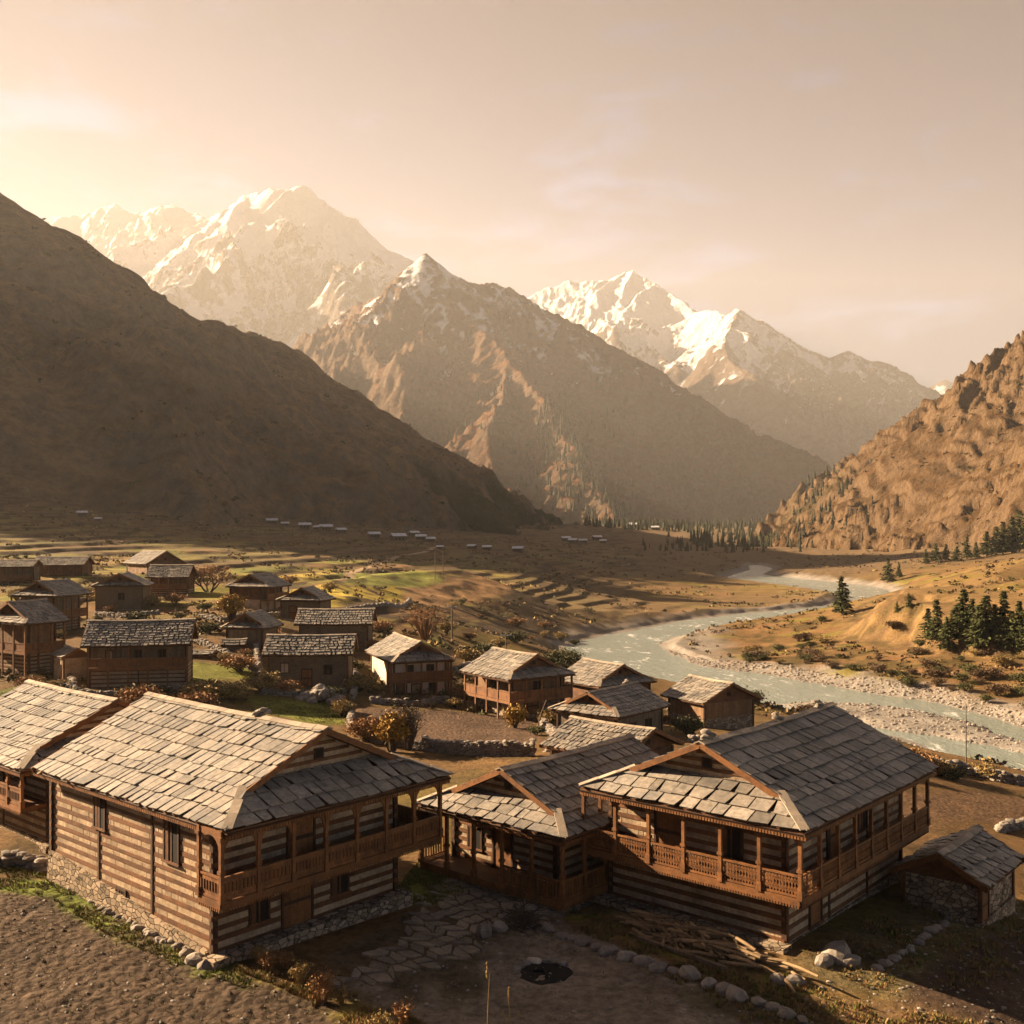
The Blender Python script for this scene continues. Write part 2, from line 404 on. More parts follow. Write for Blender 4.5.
# river gravel
dR = poly_sdf(GX, GY, RIVER); dB = poly_sdf(GX, GY, BAR)
grav = np.maximum(sstep(9, 2, dR + 2.5 * n2) * sstep(0, .03, TT - .03) * sstep(110, 125, GY), sstep(.5, -.5, dB))
grav = np.maximum(grav, sstep(4, 1, dR + 2 * n2) * sstep(90, 110, GY))
insid = mask([(657, 646), (690, 655), (745, 668), (720, 645), (720, 628), (680, 632)], 4)
grav = np.maximum(grav, insid * .8)
cols = paint(cols, grav, (.200, .182, .160))
cols = paint(cols, grav * sstep(0, .5, n3) * .5, (.150, .120, .095))
farb = mask([(560, 612), (640, 598), (800, 590), (840, 600), (700, 615), (610, 632), (580, 640)], 4)
cols = paint(cols, farb * .5, (.130, .088, .045))
# near ground
clod = np.full(GX.shape, .12)
fieldA = mask([(-140, 872), (0, 884), (55, 884), (150, 932), (235, 972), (320, 1000), (380, 1040), (300, 1120), (-300, 1120), (-300, 900)], .45)
cols = paint(cols, fieldA, (.062, .043, .029)); clod = np.maximum(clod, fieldA * 1.0)
gr = mask([(-150, 858), (0, 862), (60, 868), (150, 905), (215, 945), (255, 990), (190, 972), (105, 932), (50, 897), (0, 890), (-140, 880)], .4)
cols = paint(cols, gr * sstep(-.7, .1, n2 + .6 * n3), (.105, .125, .020))
edge = mask([(235, 968), (330, 985), (420, 1024), (470, 1060), (380, 1060), (310, 1000), (230, 976)], .4)
cols = paint(cols, edge * sstep(-.6, .2, n3), (.120, .095, .026))
court = mask([(330, 985), (430, 955), (475, 930), (560, 918), (640, 955), (740, 992), (860, 1040), (700, 1120), (420, 1120), (400, 1010)], .5)
cols = paint(cols, court, dirt)
cols = paint(cols, court * sstep(.2, .6, n2) * .7, (.060, .052, .024))
g2 = mask([(385, 905), (420, 862), (470, 868), (480, 885), (430, 905)], .4)
cols = paint(cols, g2 * sstep(-.7, 0, n3), (.105, .115, .020))
pathA = mask([(325, 955), (440, 900), (500, 872), (560, 885), (545, 925), (455, 950), (330, 975)], .5)
cols = paint(cols, pathA * .8, (.095, .072, .045))
wood = mask([(560, 905), (640, 915), (800, 975), (830, 1000), (760, 990), (640, 945), (560, 920)], .4)
cols = paint(cols, wood * .9, (.180, .125, .050)); cols = paint(cols, wood * sstep(.0, .4, n3), (.120, .110, .022))
yard = mask([(790, 960), (905, 905), (1024, 900), (1100, 960), (1050, 985), (900, 1000), (830, 990)], .6)
cols = paint(cols, yard * .8, (.105, .085, .042)); cols = paint(cols, yard * sstep(.05, .4, n2), (.055, .060, .014))
fieldB = mask([(850, 1040), (905, 990), (985, 935), (1060, 915), (1250, 960), (1250, 1100), (900, 1100)], .5)
cols = paint(cols, fieldB, (.055, .036, .024)); clod = np.maximum(clod, fieldB * .5)
cr_ = mask([(800, 1000), (860, 995), (1000, 1030), (1000, 1100), (780, 1100)], .6)
cols = paint(cols, cr_, (.135, .085, .040))
fieldC = mask([(352, 708), (535, 716), (542, 742), (470, 748), (400, 748)], .6)
cols = paint(cols, fieldC, (.082, .052, .034)); clod = np.maximum(clod, fieldC * .6)
g3 = mask([(255, 697), (345, 700), (345, 725), (300, 722), (262, 712)], 1.0)
cols = paint(cols, g3, (.115, .125, .022))
g4 = mask([(0, 690), (60, 684), (75, 694), (0, 716), (-60, 705)], 1.0)
cols = paint(cols, g4, (.075, .090, .016))
g5 = mask([(170, 680), (260, 680), (262, 668), (180, 662)], 1.2)
cols = paint(cols, g5, (.120, .125, .022))
fieldD = mask([(850, 800), (960, 790), (1060, 800), (1060, 830), (950, 820), (900, 850)], 1.0)
cols = paint(cols, fieldD, (.110, .066, .036)); clod = np.maximum(clod, fieldD * .5)
for pts_, c_ in (([(225, 576), (330, 571), (336, 579), (255, 585)], (.300, .230, .050)), ([(282, 591), (400, 586), (412, 598), (335, 607), (290, 603)], (.360, .275, .045)), ([(336, 573), (440, 575), (446, 584), (345, 584)], (.190, .200, .045)),
                 ([(405, 588), (470, 578), (512, 583), (508, 592), (440, 606), (395, 616)], (.280, .165, .075)), ([(60, 560), (140, 556), (120, 566), (40, 570)], (.200, .135, .050)), ([(0, 610), (22, 606), (20, 620), (-20, 624)], (.15, .14, .03)),
                 ([(200, 588), (222, 584), (226, 600), (196, 604)], (.18, .15, .03)), ([(0, 572), (60, 578), (30, 584), (-30, 584)], (.19, .13, .045)), ([(410, 640), (436, 634), (440, 648), (408, 650)], (.15, .15, .035))):
    cols = paint(cols, mask(pts_, 1.6) * sstep(-.8, -.1, n2), c_)
track = np.minimum(line_dist(GX, GY, [gp(*p) for p in ((438, 546), (425, 552), (400, 556), (372, 566), (352, 572), (340, 580))]), 1e3)
cols = paint(cols, sstep(1.6, .8, track), (.26, .19, .12))
# wear, stones and dead leaves
cols *= (1 + .25 * np.clip(n3, -1, 1) * (1 - sstep(90, 160, GY)))[..., None]
gcl = fieldA * fbm(GX / .35, GY / .35, 3, 77) * .05 + fieldA * np.abs(fbm(GX / .9, GY / .9, 2, 78)) * .03 + court * fbm(GX / 1.2, GY / 1.2, 3, 79) * .03
GZ2 = GZ + gcl * (GY < 60)
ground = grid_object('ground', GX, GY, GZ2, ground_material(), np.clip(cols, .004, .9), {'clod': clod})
ground['kind'] = 'structure'

def water_material():
    m, n, L = new_mat('river_water')
    tc = n('ShaderNodeTexCoord')
    mp = n('ShaderNodeMapping', ins={'Vector': tc.outputs['Object'], 'Scale': (.5, .22, 1), 'Rotation': (0, 0, .5)})
    a = n('ShaderNodeTexNoise', ins={'Vector': mp.outputs[0], 'Scale': 1.6, 'Detail': 7.0, 'Roughness': .65, 'Distortion': .6})
    b = n('ShaderNodeTexNoise', ins={'Vector': mp.outputs[0], 'Scale': .35, 'Detail': 6.0, 'Roughness': .7})
    s = n('ShaderNodeMath', operation='MULTIPLY', ins={0: a.outputs[0], 1: b.outputs[0]})
    f = n('ShaderNodeMapRange', ins={0: s.outputs[0], 1: .30, 2: .42})
    c = n('ShaderNodeMix', data_type='RGBA', ins={0: f.outputs[0], 6: (.165, .195, .170, 1), 7: (.72, .72, .70, 1)})
    bp = n('ShaderNodeBump', ins={'Height': a.outputs[0], 'Strength': .5, 'Distance': .5})
    bs = n('ShaderNodeBsdfPrincipled', ins={'Base Color': c.outputs[2], 'Roughness': .18, 'Normal': bp.outputs[0], 'IOR': 1.33})
    n('ShaderNodeOutputMaterial', ins={0: bs.outputs[0]})
    return m
wx, wy = np.meshgrid(np.linspace(-60, 700, 40), np.linspace(70, 900, 60))
water = grid_object('river', wx, wy, np.full(wx.shape, ZR), water_material())
water['kind'] = 'structure'

# ------------------------------------------------------------------ mountains
def ridge_pts(pts):
    """(px, py, Y) -> 3D ridge points"""
    return [np.array(WY(*p)) for p in pts]

def resample(line, step, jit, rng):
    out = [line[0]]
    for a, b in zip(line[:-1], line[1:]):
        k = max(1, int(np.linalg.norm((b - a)[:2]) / step))
        for i in range(1, k + 1):
            p = a + (b - a) * i / k
            if i < k:
                p = p + np.array([0, 0, rng.normal(0, jit)])
            out.append(p)
    return out

def spurs(line, gap, slope, side_dir, length, rng, curve=.25, sub=True):
    """ribs running down from a crest line"""
    res = []
    acc = rng.uniform(0, gap)
    for a, b in zip(line[:-1], line[1:]):
        seg = np.linalg.norm((b - a)[:2])
        while acc < seg:
            p = a + (b - a) * acc / seg
            for sd in (-1, 1):
                nrm = np.array([-(b - a)[1], (b - a)[0]]) / max(seg, 1e-6) * sd
                if side_dir is not None and nrm @ np.array(side_dir) < 0: continue
                ang = rng.normal(0, .3)
                d = np.array([nrm[0] * math.cos(ang) - nrm[1] * math.sin(ang), nrm[0] * math.sin(ang) + nrm[1] * math.cos(ang)])
                cur = p - np.array([0, 0, 2.0]); pts = [cur]; ln = length * rng.uniform(.6, 1.2); st = ln / 7
                for k in range(7):
                    w = rng.normal(0, curve)
                    d = np.array([d[0] * math.cos(w) - d[1] * math.sin(w), d[0] * math.sin(w) + d[1] * math.cos(w)])
                    cur = cur + np.array([d[0] * st, d[1] * st, -slope * st * rng.uniform(.6, 1.4)])
                    pts.append(cur)
                res.append(pts)
            acc += gap * rng.uniform(.6, 1.5)
        acc -= seg
    return res

def mountain(name, crests, bounds, res, slope, mat, seed, gap, splen, spslope=.82, rough=1.0, nscale=400.0, snow=None, forest=None, side=None, foot=0.0, extra=(), micro=None, bands=0):
    rng = np.random.default_rng(seed)
    x0, x1, y0, y1 = bounds
    X, Y = np.meshgrid(np.linspace(x0, x1, res[0]), np.linspace(y0, y1, res[1]))
    lines = []
    for c in crests:
        l = resample(c, gap * .35, gap * .012, rng)
        lines.append(l)
        s1 = spurs(l, gap, slope * spslope, side, splen, rng)
        lines += s1
        for s in s1:
            lines += spurs(s, gap * .6, slope * spslope * .95, None, splen * .3, rng)
    for e in extra: lines.append(e)
    wxn = fbm(X / (nscale * .5), Y / (nscale * .5), 4, seed + 50) * nscale * .05
    wyn = fbm(X / (nscale * .5), Y / (nscale * .5), 4, seed + 60) * nscale * .05
    XX, YY = X + wxn, Y + wyn
    H = np.full(X.shape, -1e9); D = np.full(X.shape, 1e9)
    segs = []
    for l in lines:
        for a, b in zip(l[:-1], l[1:]): segs.append((a, b))
    for a, b in segs:
        ex, ey = b[0] - a[0], b[1] - a[1]
        # only where this rib could matter
        reach = max(a[2], b[2]) / (slope * .7) + 50
        xa, xb = min(a[0], b[0]) - reach, max(a[0], b[0]) + reach
        ya, yb = min(a[1], b[1]) - reach, max(a[1], b[1]) + reach
        i0, i1 = np.searchsorted(X[0], [xa, xb]); j0, j1 = np.searchsorted(Y[:, 0], [ya, yb])
        if i1 <= i0 or j1 <= j0: continue
        xs, ys = XX[j0:j1, i0:i1], YY[j0:j1, i0:i1]
        t = np.clip(((xs - a[0]) * ex + (ys - a[1]) * ey) / (ex * ex + ey * ey + 1e-6), 0, 1)
        d = np.hypot(xs - a[0] - t * ex, ys - a[1] - t * ey)
        h = a[2] + t * (b[2] - a[2]) - slope * d
        H[j0:j1, i0:i1] = np.maximum(H[j0:j1, i0:i1], h)
    cl = np.full(X.shape, 1e9)
    for c in crests: cl = np.minimum(cl, line_dist(X, Y, c))
    amp = np.clip(cl / nscale, .03, 1.0)
    H = H + rough * nscale * .17 * (ridged(X / nscale, Y / nscale, 6, seed + 7, .52) - 1.0) * amp + rough * nscale * (micro or .03) * (ridged(X / (nscale * .16), Y / (nscale * .16), 5, seed + 9, .6) - 1.1) * (.35 + 1.3 * sstep(-.2, .35, fbm(X / nscale, Y / nscale, 4, seed + 31))) * np.clip(amp * 3, .35, 1)
    if bands:      # rock bands and ledges
        q = H + fbm(X / 60, Y / 60, 5, seed + 21) * bands * 1.1 + (X - Y) * .12
        t = terrace(q, bands, .17) - q
        H = H + t * .62 * sstep(-.25, .35, fbm(X / 90, Y / 90, 3, seed + 23)) * np.clip(cl / 25, .15, 1)
    H = np.maximum(H, -60)
    gxn = np.gradient(H, Y[1, 0] - Y[0, 0], X[0, 1] - X[0, 0])
    nz = 1 / np.sqrt(1 + gxn[0] ** 2 + gxn[1] ** 2)
    def blur(A, k): return (np.roll(A, k, 0) + np.roll(A, -k, 0) + np.roll(A, k, 1) + np.roll(A, -k, 1)) * .25
    conc = np.clip((blur(H, 3) - H) / (nscale * .012), -1, 1) * .28 + np.clip((blur(H, 9) - H) / (nscale * .04), -1, 1) * .22
    at = {'snow': snow(X, Y, H, nz) + conc if snow else np.full(X.shape, -3.0), 'forest': forest(X, Y, H, nz) if forest else np.full(X.shape, -3.0)}
    o = grid_object(name, X, Y, H, mat, None, at)
    o['kind'] = 'structure'
    return X, Y, H

def leftY(px): return -1086.0 / ((px - 512.0) / FPX - .598)
mt_brown = mountain_material('dry_mountain_slope', (.130, .088, .050), (.310, .212, .120), (.190, .145, .105), (.060, .060, .028), .0022)
mt_rust = mountain_material('rust_mountain_slope', (.165, .080, .038), (.105, .056, .028), (.130, .090, .062), (.032, .036, .013), .0016)  # rust brown is the slope's own colour
mt_snow = mountain_material('snow_mountain', (.125, .075, .042), (.100, .066, .042), (.150, .120, .098), (.030, .032, .014), .0009)
mt_crag = mountain_material('craggy_hill', (.130, .072, .030), (.058, .036, .017), (.165, .108, .062), (.036, .034, .012), .0080)

cl_ = [(0, 188), (20, 203), (40, 215), (70, 233), (100, 256), (150, 289), (200, 318), (240, 331), (300, 353), (340, 384), (400, 425), (450, 456), (500, 492), (535, 520), (550, 538)]
crest = [np.array((-488 + .598 * (y - 1000), y, z)) for y, z in ((380, 150), (450, 220), (500, 250), (560, 272), (590, 296), (650, 316), (850, 338), (930, 344))]  # crest beyond the view, heights shaped for the shadow it throws across the valley
crest_in = ridge_pts([(a, b, leftY(a)) for a, b in cl_])
LEFT = mountain('left_mountain', [crest_in], (-1500, 420, 420, 2500), (620, 620), .74, mt_brown, 21, 120, 300, .90, .85, 240, extra=[crest + crest_in[:1]], side=(.858, -.513),
         forest=lambda X, Y, H, nz: -1.0 + 1.3 * sstep(180, 20, H) * sstep(-250, 0, X) + .55 * fbm((X * .513 + Y * .858) / 70, (X * .858 - Y * .513) / 260, 4, 8) + .3)

cr1 = ridge_pts([(1250, 215, 900), (1150, 262, 930), (1090, 300, 960), (1050, 326, 985), (1024, 344, 1000), (985, 367, 1040), (945, 394, 1100), (920, 415, 1150), (885, 440, 1250), (858, 472, 1370), (846, 492, 1450), (838, 512, 1520)])
sp1 = ridge_pts([(1090, 380, 720), (1024, 437, 760), (960, 480, 830), (900, 515, 930), (850, 542, 1020), (820, 556, 1080)])
sp2 = ridge_pts([(945, 394, 1100), (930, 420, 1050), (905, 450, 1010), (880, 500, 960)])
RHILL = mountain('right_hill', [cr1, sp1], (120, 1300, 480, 1950), (680, 720), .98, mt_crag, 5, 80, 170, .76, 1.1, 110, micro=.044, bands=15, extra=[sp2],
         forest=lambda X, Y, H, nz: -.02 + .42 * sstep(110, 10, H) * sstep(950, 1150, Y) + .40 * fbm(X / 45, Y / 45, 5, 8))

c1 = ridge_pts([(-100, 470, 5600), (120, 430, 5000), (240, 378, 4500), (300, 346, 4100), (350, 311, 3800), (385, 290, 3640), (405, 274, 3560), (415, 262, 3500), (425, 252, 3500), (437, 262, 3520), (452, 275, 3550), (470, 285, 3600), (500, 284, 3650),
                (520, 295, 3650), (545, 311, 3650), (580, 324, 3600), (610, 342, 3550), (640, 360, 3500), (700, 396, 3400), (760, 431, 3300), (820, 458, 3250), (850, 478, 3250), (880, 520, 3250)])
c2 = ridge_pts([(425, 252, 3500), (432, 275, 3420), (445, 296, 3330), (470, 322, 3200), (500, 350, 3050), (525, 372, 2900), (550, 410, 2700), (575, 450, 2500), (600, 490, 2350), (620, 515, 2250)])
c3 = ridge_pts([(440, 300, 3350), (420, 330, 3150), (405, 370, 2950), (395, 420, 2750), (390, 470, 2550), (400, 510, 2400)])
c4 = ridge_pts([(510, 360, 3000), (500, 400, 2750), (490, 440, 2550), (495, 480, 2400)])
c5 = ridge_pts([(385, 290, 3640), (350, 330, 3350), (330, 380, 3000), (320, 430, 2800)])
def snow_mid(X, Y, H, nz):
    return .36 + (H - 680) / 380.0 + .60 * fbm(X / 130, Y / 130, 4, 41) + 1.1 * (nz - .70)
MID = mountain('middle_mountain', [c1, c2], (-2300, 1500, 1900, 5200), (760, 640), 1.06, mt_rust, 14, 190, 560, .68, 1.0, 380, micro=.045, snow=snow_mid, extra=[c3, c4, c5],
         forest=lambda X, Y, H, nz: -.7 + .9 * sstep(420, 200, H) * sstep(-150, -20, X) + .25 * fbm(X / 150, Y / 150, 3, 12))

b1 = ridge_pts([(-300, 330, 7600), (-80, 260, 7400), (20, 222, 7300), (60, 215, 7200), (85, 214, 7200), (112, 203, 7200), (132, 214, 7200), (150, 210, 7150), (172, 203, 7100), (190, 212, 7000), (208, 219, 6900), (226, 210, 6700), (240, 195, 6600), (268, 190, 6500), (288, 193, 6500), (302, 184, 6500),
                (318, 198, 6500), (345, 216, 6500), (356, 218, 6500), (368, 236, 6500), (386, 249, 6500), (412, 262, 6500), (460, 300, 6500), (540, 350, 6500)])
b2 = ridge_pts([(302, 184, 6500), (290, 215, 6250), (265, 245, 6000), (250, 275, 5800), (255, 320, 5500)])
b3 = ridge_pts([(240, 195, 6600), (205, 235, 6400), (170, 262, 6200), (150, 280, 6050), (120, 330, 5700)])
b4 = ridge_pts([(368, 236, 6500), (350, 260, 6250), (345, 290, 6000)])
def snow_far(X, Y, H, nz):
    return .80 + (H - 1150) / 900.0 + .55 * fbm(X / 300, Y / 300, 5, 42) + 2.0 * (nz - .70)
mountain('snowy_massif', [b1], (-4600, 500, 5000, 8600), (720, 500), 1.12, mt_snow, 33, 360, 1100, .66, 1.1, 800, snow=snow_far, extra=[b2, b3, b4])

d1 = ridge_pts([(400, 350, 8200), (480, 318, 8000), (520, 300, 8000), (545, 288, 8000), (568, 281, 8000), (600, 282, 7950), (618, 274, 7900), (634, 270, 7800), (650, 280, 7700), (672, 296, 7500), (692, 312, 7300), (712, 309, 7100), (725, 317, 6900), (742, 309, 6700),
                (760, 321, 6600), (800, 345, 6500), (828, 357, 6450), (846, 350, 6400), (868, 360, 6400), (890, 362, 6300), (915, 378, 6200), (940, 390, 6100), (1000, 420, 6000), (1100, 470, 6000)])
d2 = ridge_pts([(742, 309, 6700), (722, 335, 6300), (735, 365, 5900), (770, 390, 5500), (810, 420, 5100), (860, 465, 4700)])
d3 = ridge_pts([(634, 270, 7800), (620, 300, 7500), (640, 330, 7100), (665, 355, 6800)])
def snow_right(X, Y, H, nz):
    return .50 + (H - 950) / 600.0 + .5 * fbm(X / 250, Y / 250, 5, 43) + 1.8 * (nz - .70)
mountain('snowy_range', [d1, d2], (-1300, 3900, 4300, 9000), (720, 520), 1.05, mt_snow, 52, 330, 950, .66, 1.1, 700, snow=snow_right, extra=[d3])
e1 = ridge_pts([(880, 420, 9300), (925, 392, 9300), (946, 379, 9300), (962, 386, 9300), (1010, 400, 9300), (1100, 430, 9300)])
mountain('distant_peak', [e1], (2600, 5600, 8600, 9900), (160, 80), .9, mt_snow, 77, 500, 700, .8, 1, 700, snow=lambda X, Y, H, nz: np.full(X.shape, .8))

# ------------------------------------------------------------------ the hazy air of the valley
def haze_box():
    bm = bmesh.new()
    bmesh.ops.create_cube(bm, size=1.0)
    x0, x1, y0, y1, z0, z1 = -12000, 12000, -300, 10200, -75, 2450
    for v in bm.verts:
        v.co = (x0 if v.co.x < 0 else x1, y0 if v.co.y < 0 else y1, z0 if v.co.z < 0 else z1)
    me = bpy.data.meshes.new('haze'); bm.to_mesh(me); bm.free()
    m, n, L = new_mat('haze_air')
    v = n('ShaderNodeVolumePrincipled', ins={'Color': (.93, .91, .88, 1), 'Density': HAZE, 'Anisotropy': .25})
    n('ShaderNodeOutputMaterial', ins={1: v.outputs[0]})
    me.materials.append(m)
    o = bpy.data.objects.new('haze', me); COL.objects.link(o); o['kind'] = 'stuff'
HAZE = 5.3e-5
haze_box()

# ------------------------------------------------------------------ object materials
def tinted(name, colr, rough=.85, var=.25, nscale=6.0, bump=.3, bdist=.02, stretch=(1, 1, 1), second=None, spec=.25):
    """one material family: base colour, per-piece tint, weathering noise"""
    m, n, L = new_mat(name)
    t = n('ShaderNodeAttribute', attribute_name='tint')
    tc = n('ShaderNodeTexCoord')
    mp = n('ShaderNodeMapping', ins={'Vector': tc.outputs['Object'], 'Scale': stretch})
    a = n('ShaderNodeTexNoise', ins={'Vector': mp.outputs[0], 'Scale': nscale, 'Detail': 8.0, 'Roughness': .7})
    b = n('ShaderNodeTexNoise', ins={'Vector': tc.outputs['Object'], 'Scale': nscale * .17, 'Detail': 5.0, 'Roughness': .6})
    ra = n('ShaderNodeMapRange', ins={0: a.outputs[0], 1: .3, 2: .7, 3: 1 - var, 4: 1 + var})
    t1 = n('ShaderNodeMath', operation='MULTIPLY', ins={0: ra.outputs[0], 1: t.outputs['Fac']})
    rb = n('ShaderNodeMapRange', ins={0: b.outputs[0], 1: .42, 2: .66})
    c0 = n('ShaderNodeMix', data_type='RGBA', ins={0: rb.outputs[0], 6: tuple(colr) + (1,), 7: tuple(second or [x * .72 for x in colr]) + (1,)})
    c = n('ShaderNodeVectorMath', operation='SCALE', ins={0: c0.outputs[2], 'Scale': t1.outputs[0]})
    bp = n('ShaderNodeBump', ins={'Height': a.outputs[0], 'Strength': bump, 'Distance': bdist})
    bs = n('ShaderNodeBsdfPrincipled', ins={'Base Color': c.outputs[0], 'Roughness': rough, 'Normal': bp.outputs[0], 'Specular IOR Level': spec})
    n('ShaderNodeOutputMaterial', ins={0: bs.outputs[0]})
    return m

def masonry_material(name, colr, scale):
    m, n, L = new_mat(name)
    tc = n('ShaderNodeTexCoord')
    mp = n('ShaderNodeMapping', ins={'Vector': tc.outputs['Object'], 'Scale': (1, 1, 1.7)})
    v = n('ShaderNodeTexVoronoi', ins={'Vector': mp.outputs[0], 'Scale': scale})
    e = n('ShaderNodeTexVoronoi', feature='DISTANCE_TO_EDGE', ins={'Vector': mp.outputs[0], 'Scale': scale})
    hs = n('ShaderNodeSeparateColor', ins={0: v.outputs['Color']})
    k = n('ShaderNodeMapRange', ins={0: hs.outputs[0], 3: .5, 4: 1.35})
    er = n('ShaderNodeMapRange', ins={0: e.outputs[0], 1: .0, 2: .09, 3: .18, 4: 1.0})
    mm = n('ShaderNodeMath', operation='MULTIPLY', ins={0: k.outputs[0], 1: er.outputs[0]})
    nz = n('ShaderNodeTexNoise', ins={'Vector': tc.outputs['Object'], 'Scale': 9.0, 'Detail': 6.0})
    m2 = n('ShaderNodeMath', operation='MULTIPLY_ADD', ins={0: nz.outputs[0], 1: .8, 2: .6})
    m3 = n('ShaderNodeMath', operation='MULTIPLY', ins={0: mm.outputs[0], 1: m2.outputs[0]})
    c = n('ShaderNodeVectorMath', operation='SCALE', ins={0: tuple(colr), 'Scale': m3.outputs[0]})
    bp = n('ShaderNodeBump', ins={'Height': er.outputs[0], 'Strength': .9, 'Distance': .05})
    bs = n('ShaderNodeBsdfPrincipled', ins={'Base Color': c.outputs[0], 'Roughness': .95, 'Normal': bp.outputs[0], 'Specular IOR Level': .1})
    n('ShaderNodeOutputMaterial', ins={0: bs.outputs[0]})
    return m

M = {
    'slate': tinted('weathered_slate', (.215, .186, .152), .58, .42, 5.0, .6, .025, (1, 1, 1), (.128, .120, .108), .4),
    'cap': tinted('pale_cap_stone', (.30, .245, .185), .8, .2, 5.0),
    'wood': tinted('aged_brown_timber', (.125, .053, .020), .72, .42, 9.0, .4, .01, (1, 1, 1), (.062, .029, .014)),
    'carved': tinted('carved_reddish_timber', (.175, .074, .024), .65, .4, 12.0, .4, .01, (1, 1, 1), (.100, .044, .017)),
    'dark_wood': tinted('dark_timber', (.055, .026, .013), .8, .35, 9.0),
    'old_wood': tinted('sun_bleached_timber', (.185, .105, .052), .8, .35, 9.0),
    'grey_wood': tinted('silvered_timber', (.145, .105, .070), .85, .3, 9.0),
    'infill': tinted('pale_stone_infill', (.37, .275, .180), .9, .36, 7.0, .6, .03, (1, 1, 1), (.23, .165, .105)),
    'white': tinted('lime_washed_wall', (.52, .44, .34), .9, .15, 4.0, .3, .02),
    'mud': tinted('brown_mud_plaster', (.135, .098, .062), .95, .3, 5.0, .5, .03),
    'masonry': masonry_material('rubble_masonry', (.28, .215, .150), 3.2),
    'opening': tinted('painted_room_dark', (.010, .007, .005), .9, .2),  # near-black colour stands in for unlit rooms, no hole is cut
    'stone': tinted('field_stone', (.215, .185, .155), .9, .35, 6.0, .6, .04, (1, 1, 1), (.150, .130, .105)),
    'flag': tinted('flagstone', (.215, .175, .130), .85, .3, 5.0, .5, .03),
    'ash': tinted('black_ash', (.010, .009, .008), .95, .4),
    'log': tinted('split_firewood', (.255, .170, .090), .85, .35, 9.0),
    'bark': tinted('tree_bark', (.070, .050, .034), .95, .4, 8.0),
    'metal': tinted('dull_metal', (.42, .42, .44), .45, .1),
    'tin': tinted('pale_tin_roof', (.50, .50, .54), .5, .12, 2.0),
    'needle': tinted('conifer_needles', (.042, .052, .014), .8, .4, 2.0, .1, .01, (1, 1, 1), (.072, .070, .018)),
    'far_needle': tinted('distant_conifer_needles', (.024, .027, .011), .9, .3, .5),
    'leaf_yellow': tinted('autumn_yellow_leaf', (.260, .150, .022), .8, .4, 2.0),
    'leaf_green': tinted('bush_green_leaf', (.062, .060, .016), .8, .4, 2.0),
    'twig': tinted('dry_rusty_twig', (.235, .125, .052), .9, .4, 2.0),
    'brown_twig': tinted('brown_scrub_twig', (.115, .072, .038), .9, .4, 2.0),
    'dry': tinted('dry_grass_blade', (.240, .165, .060), .9, .35, 2.0),
    'grass': tinted('short_green_grass', (.110, .120, .020), .9, .4, 2.0),
}

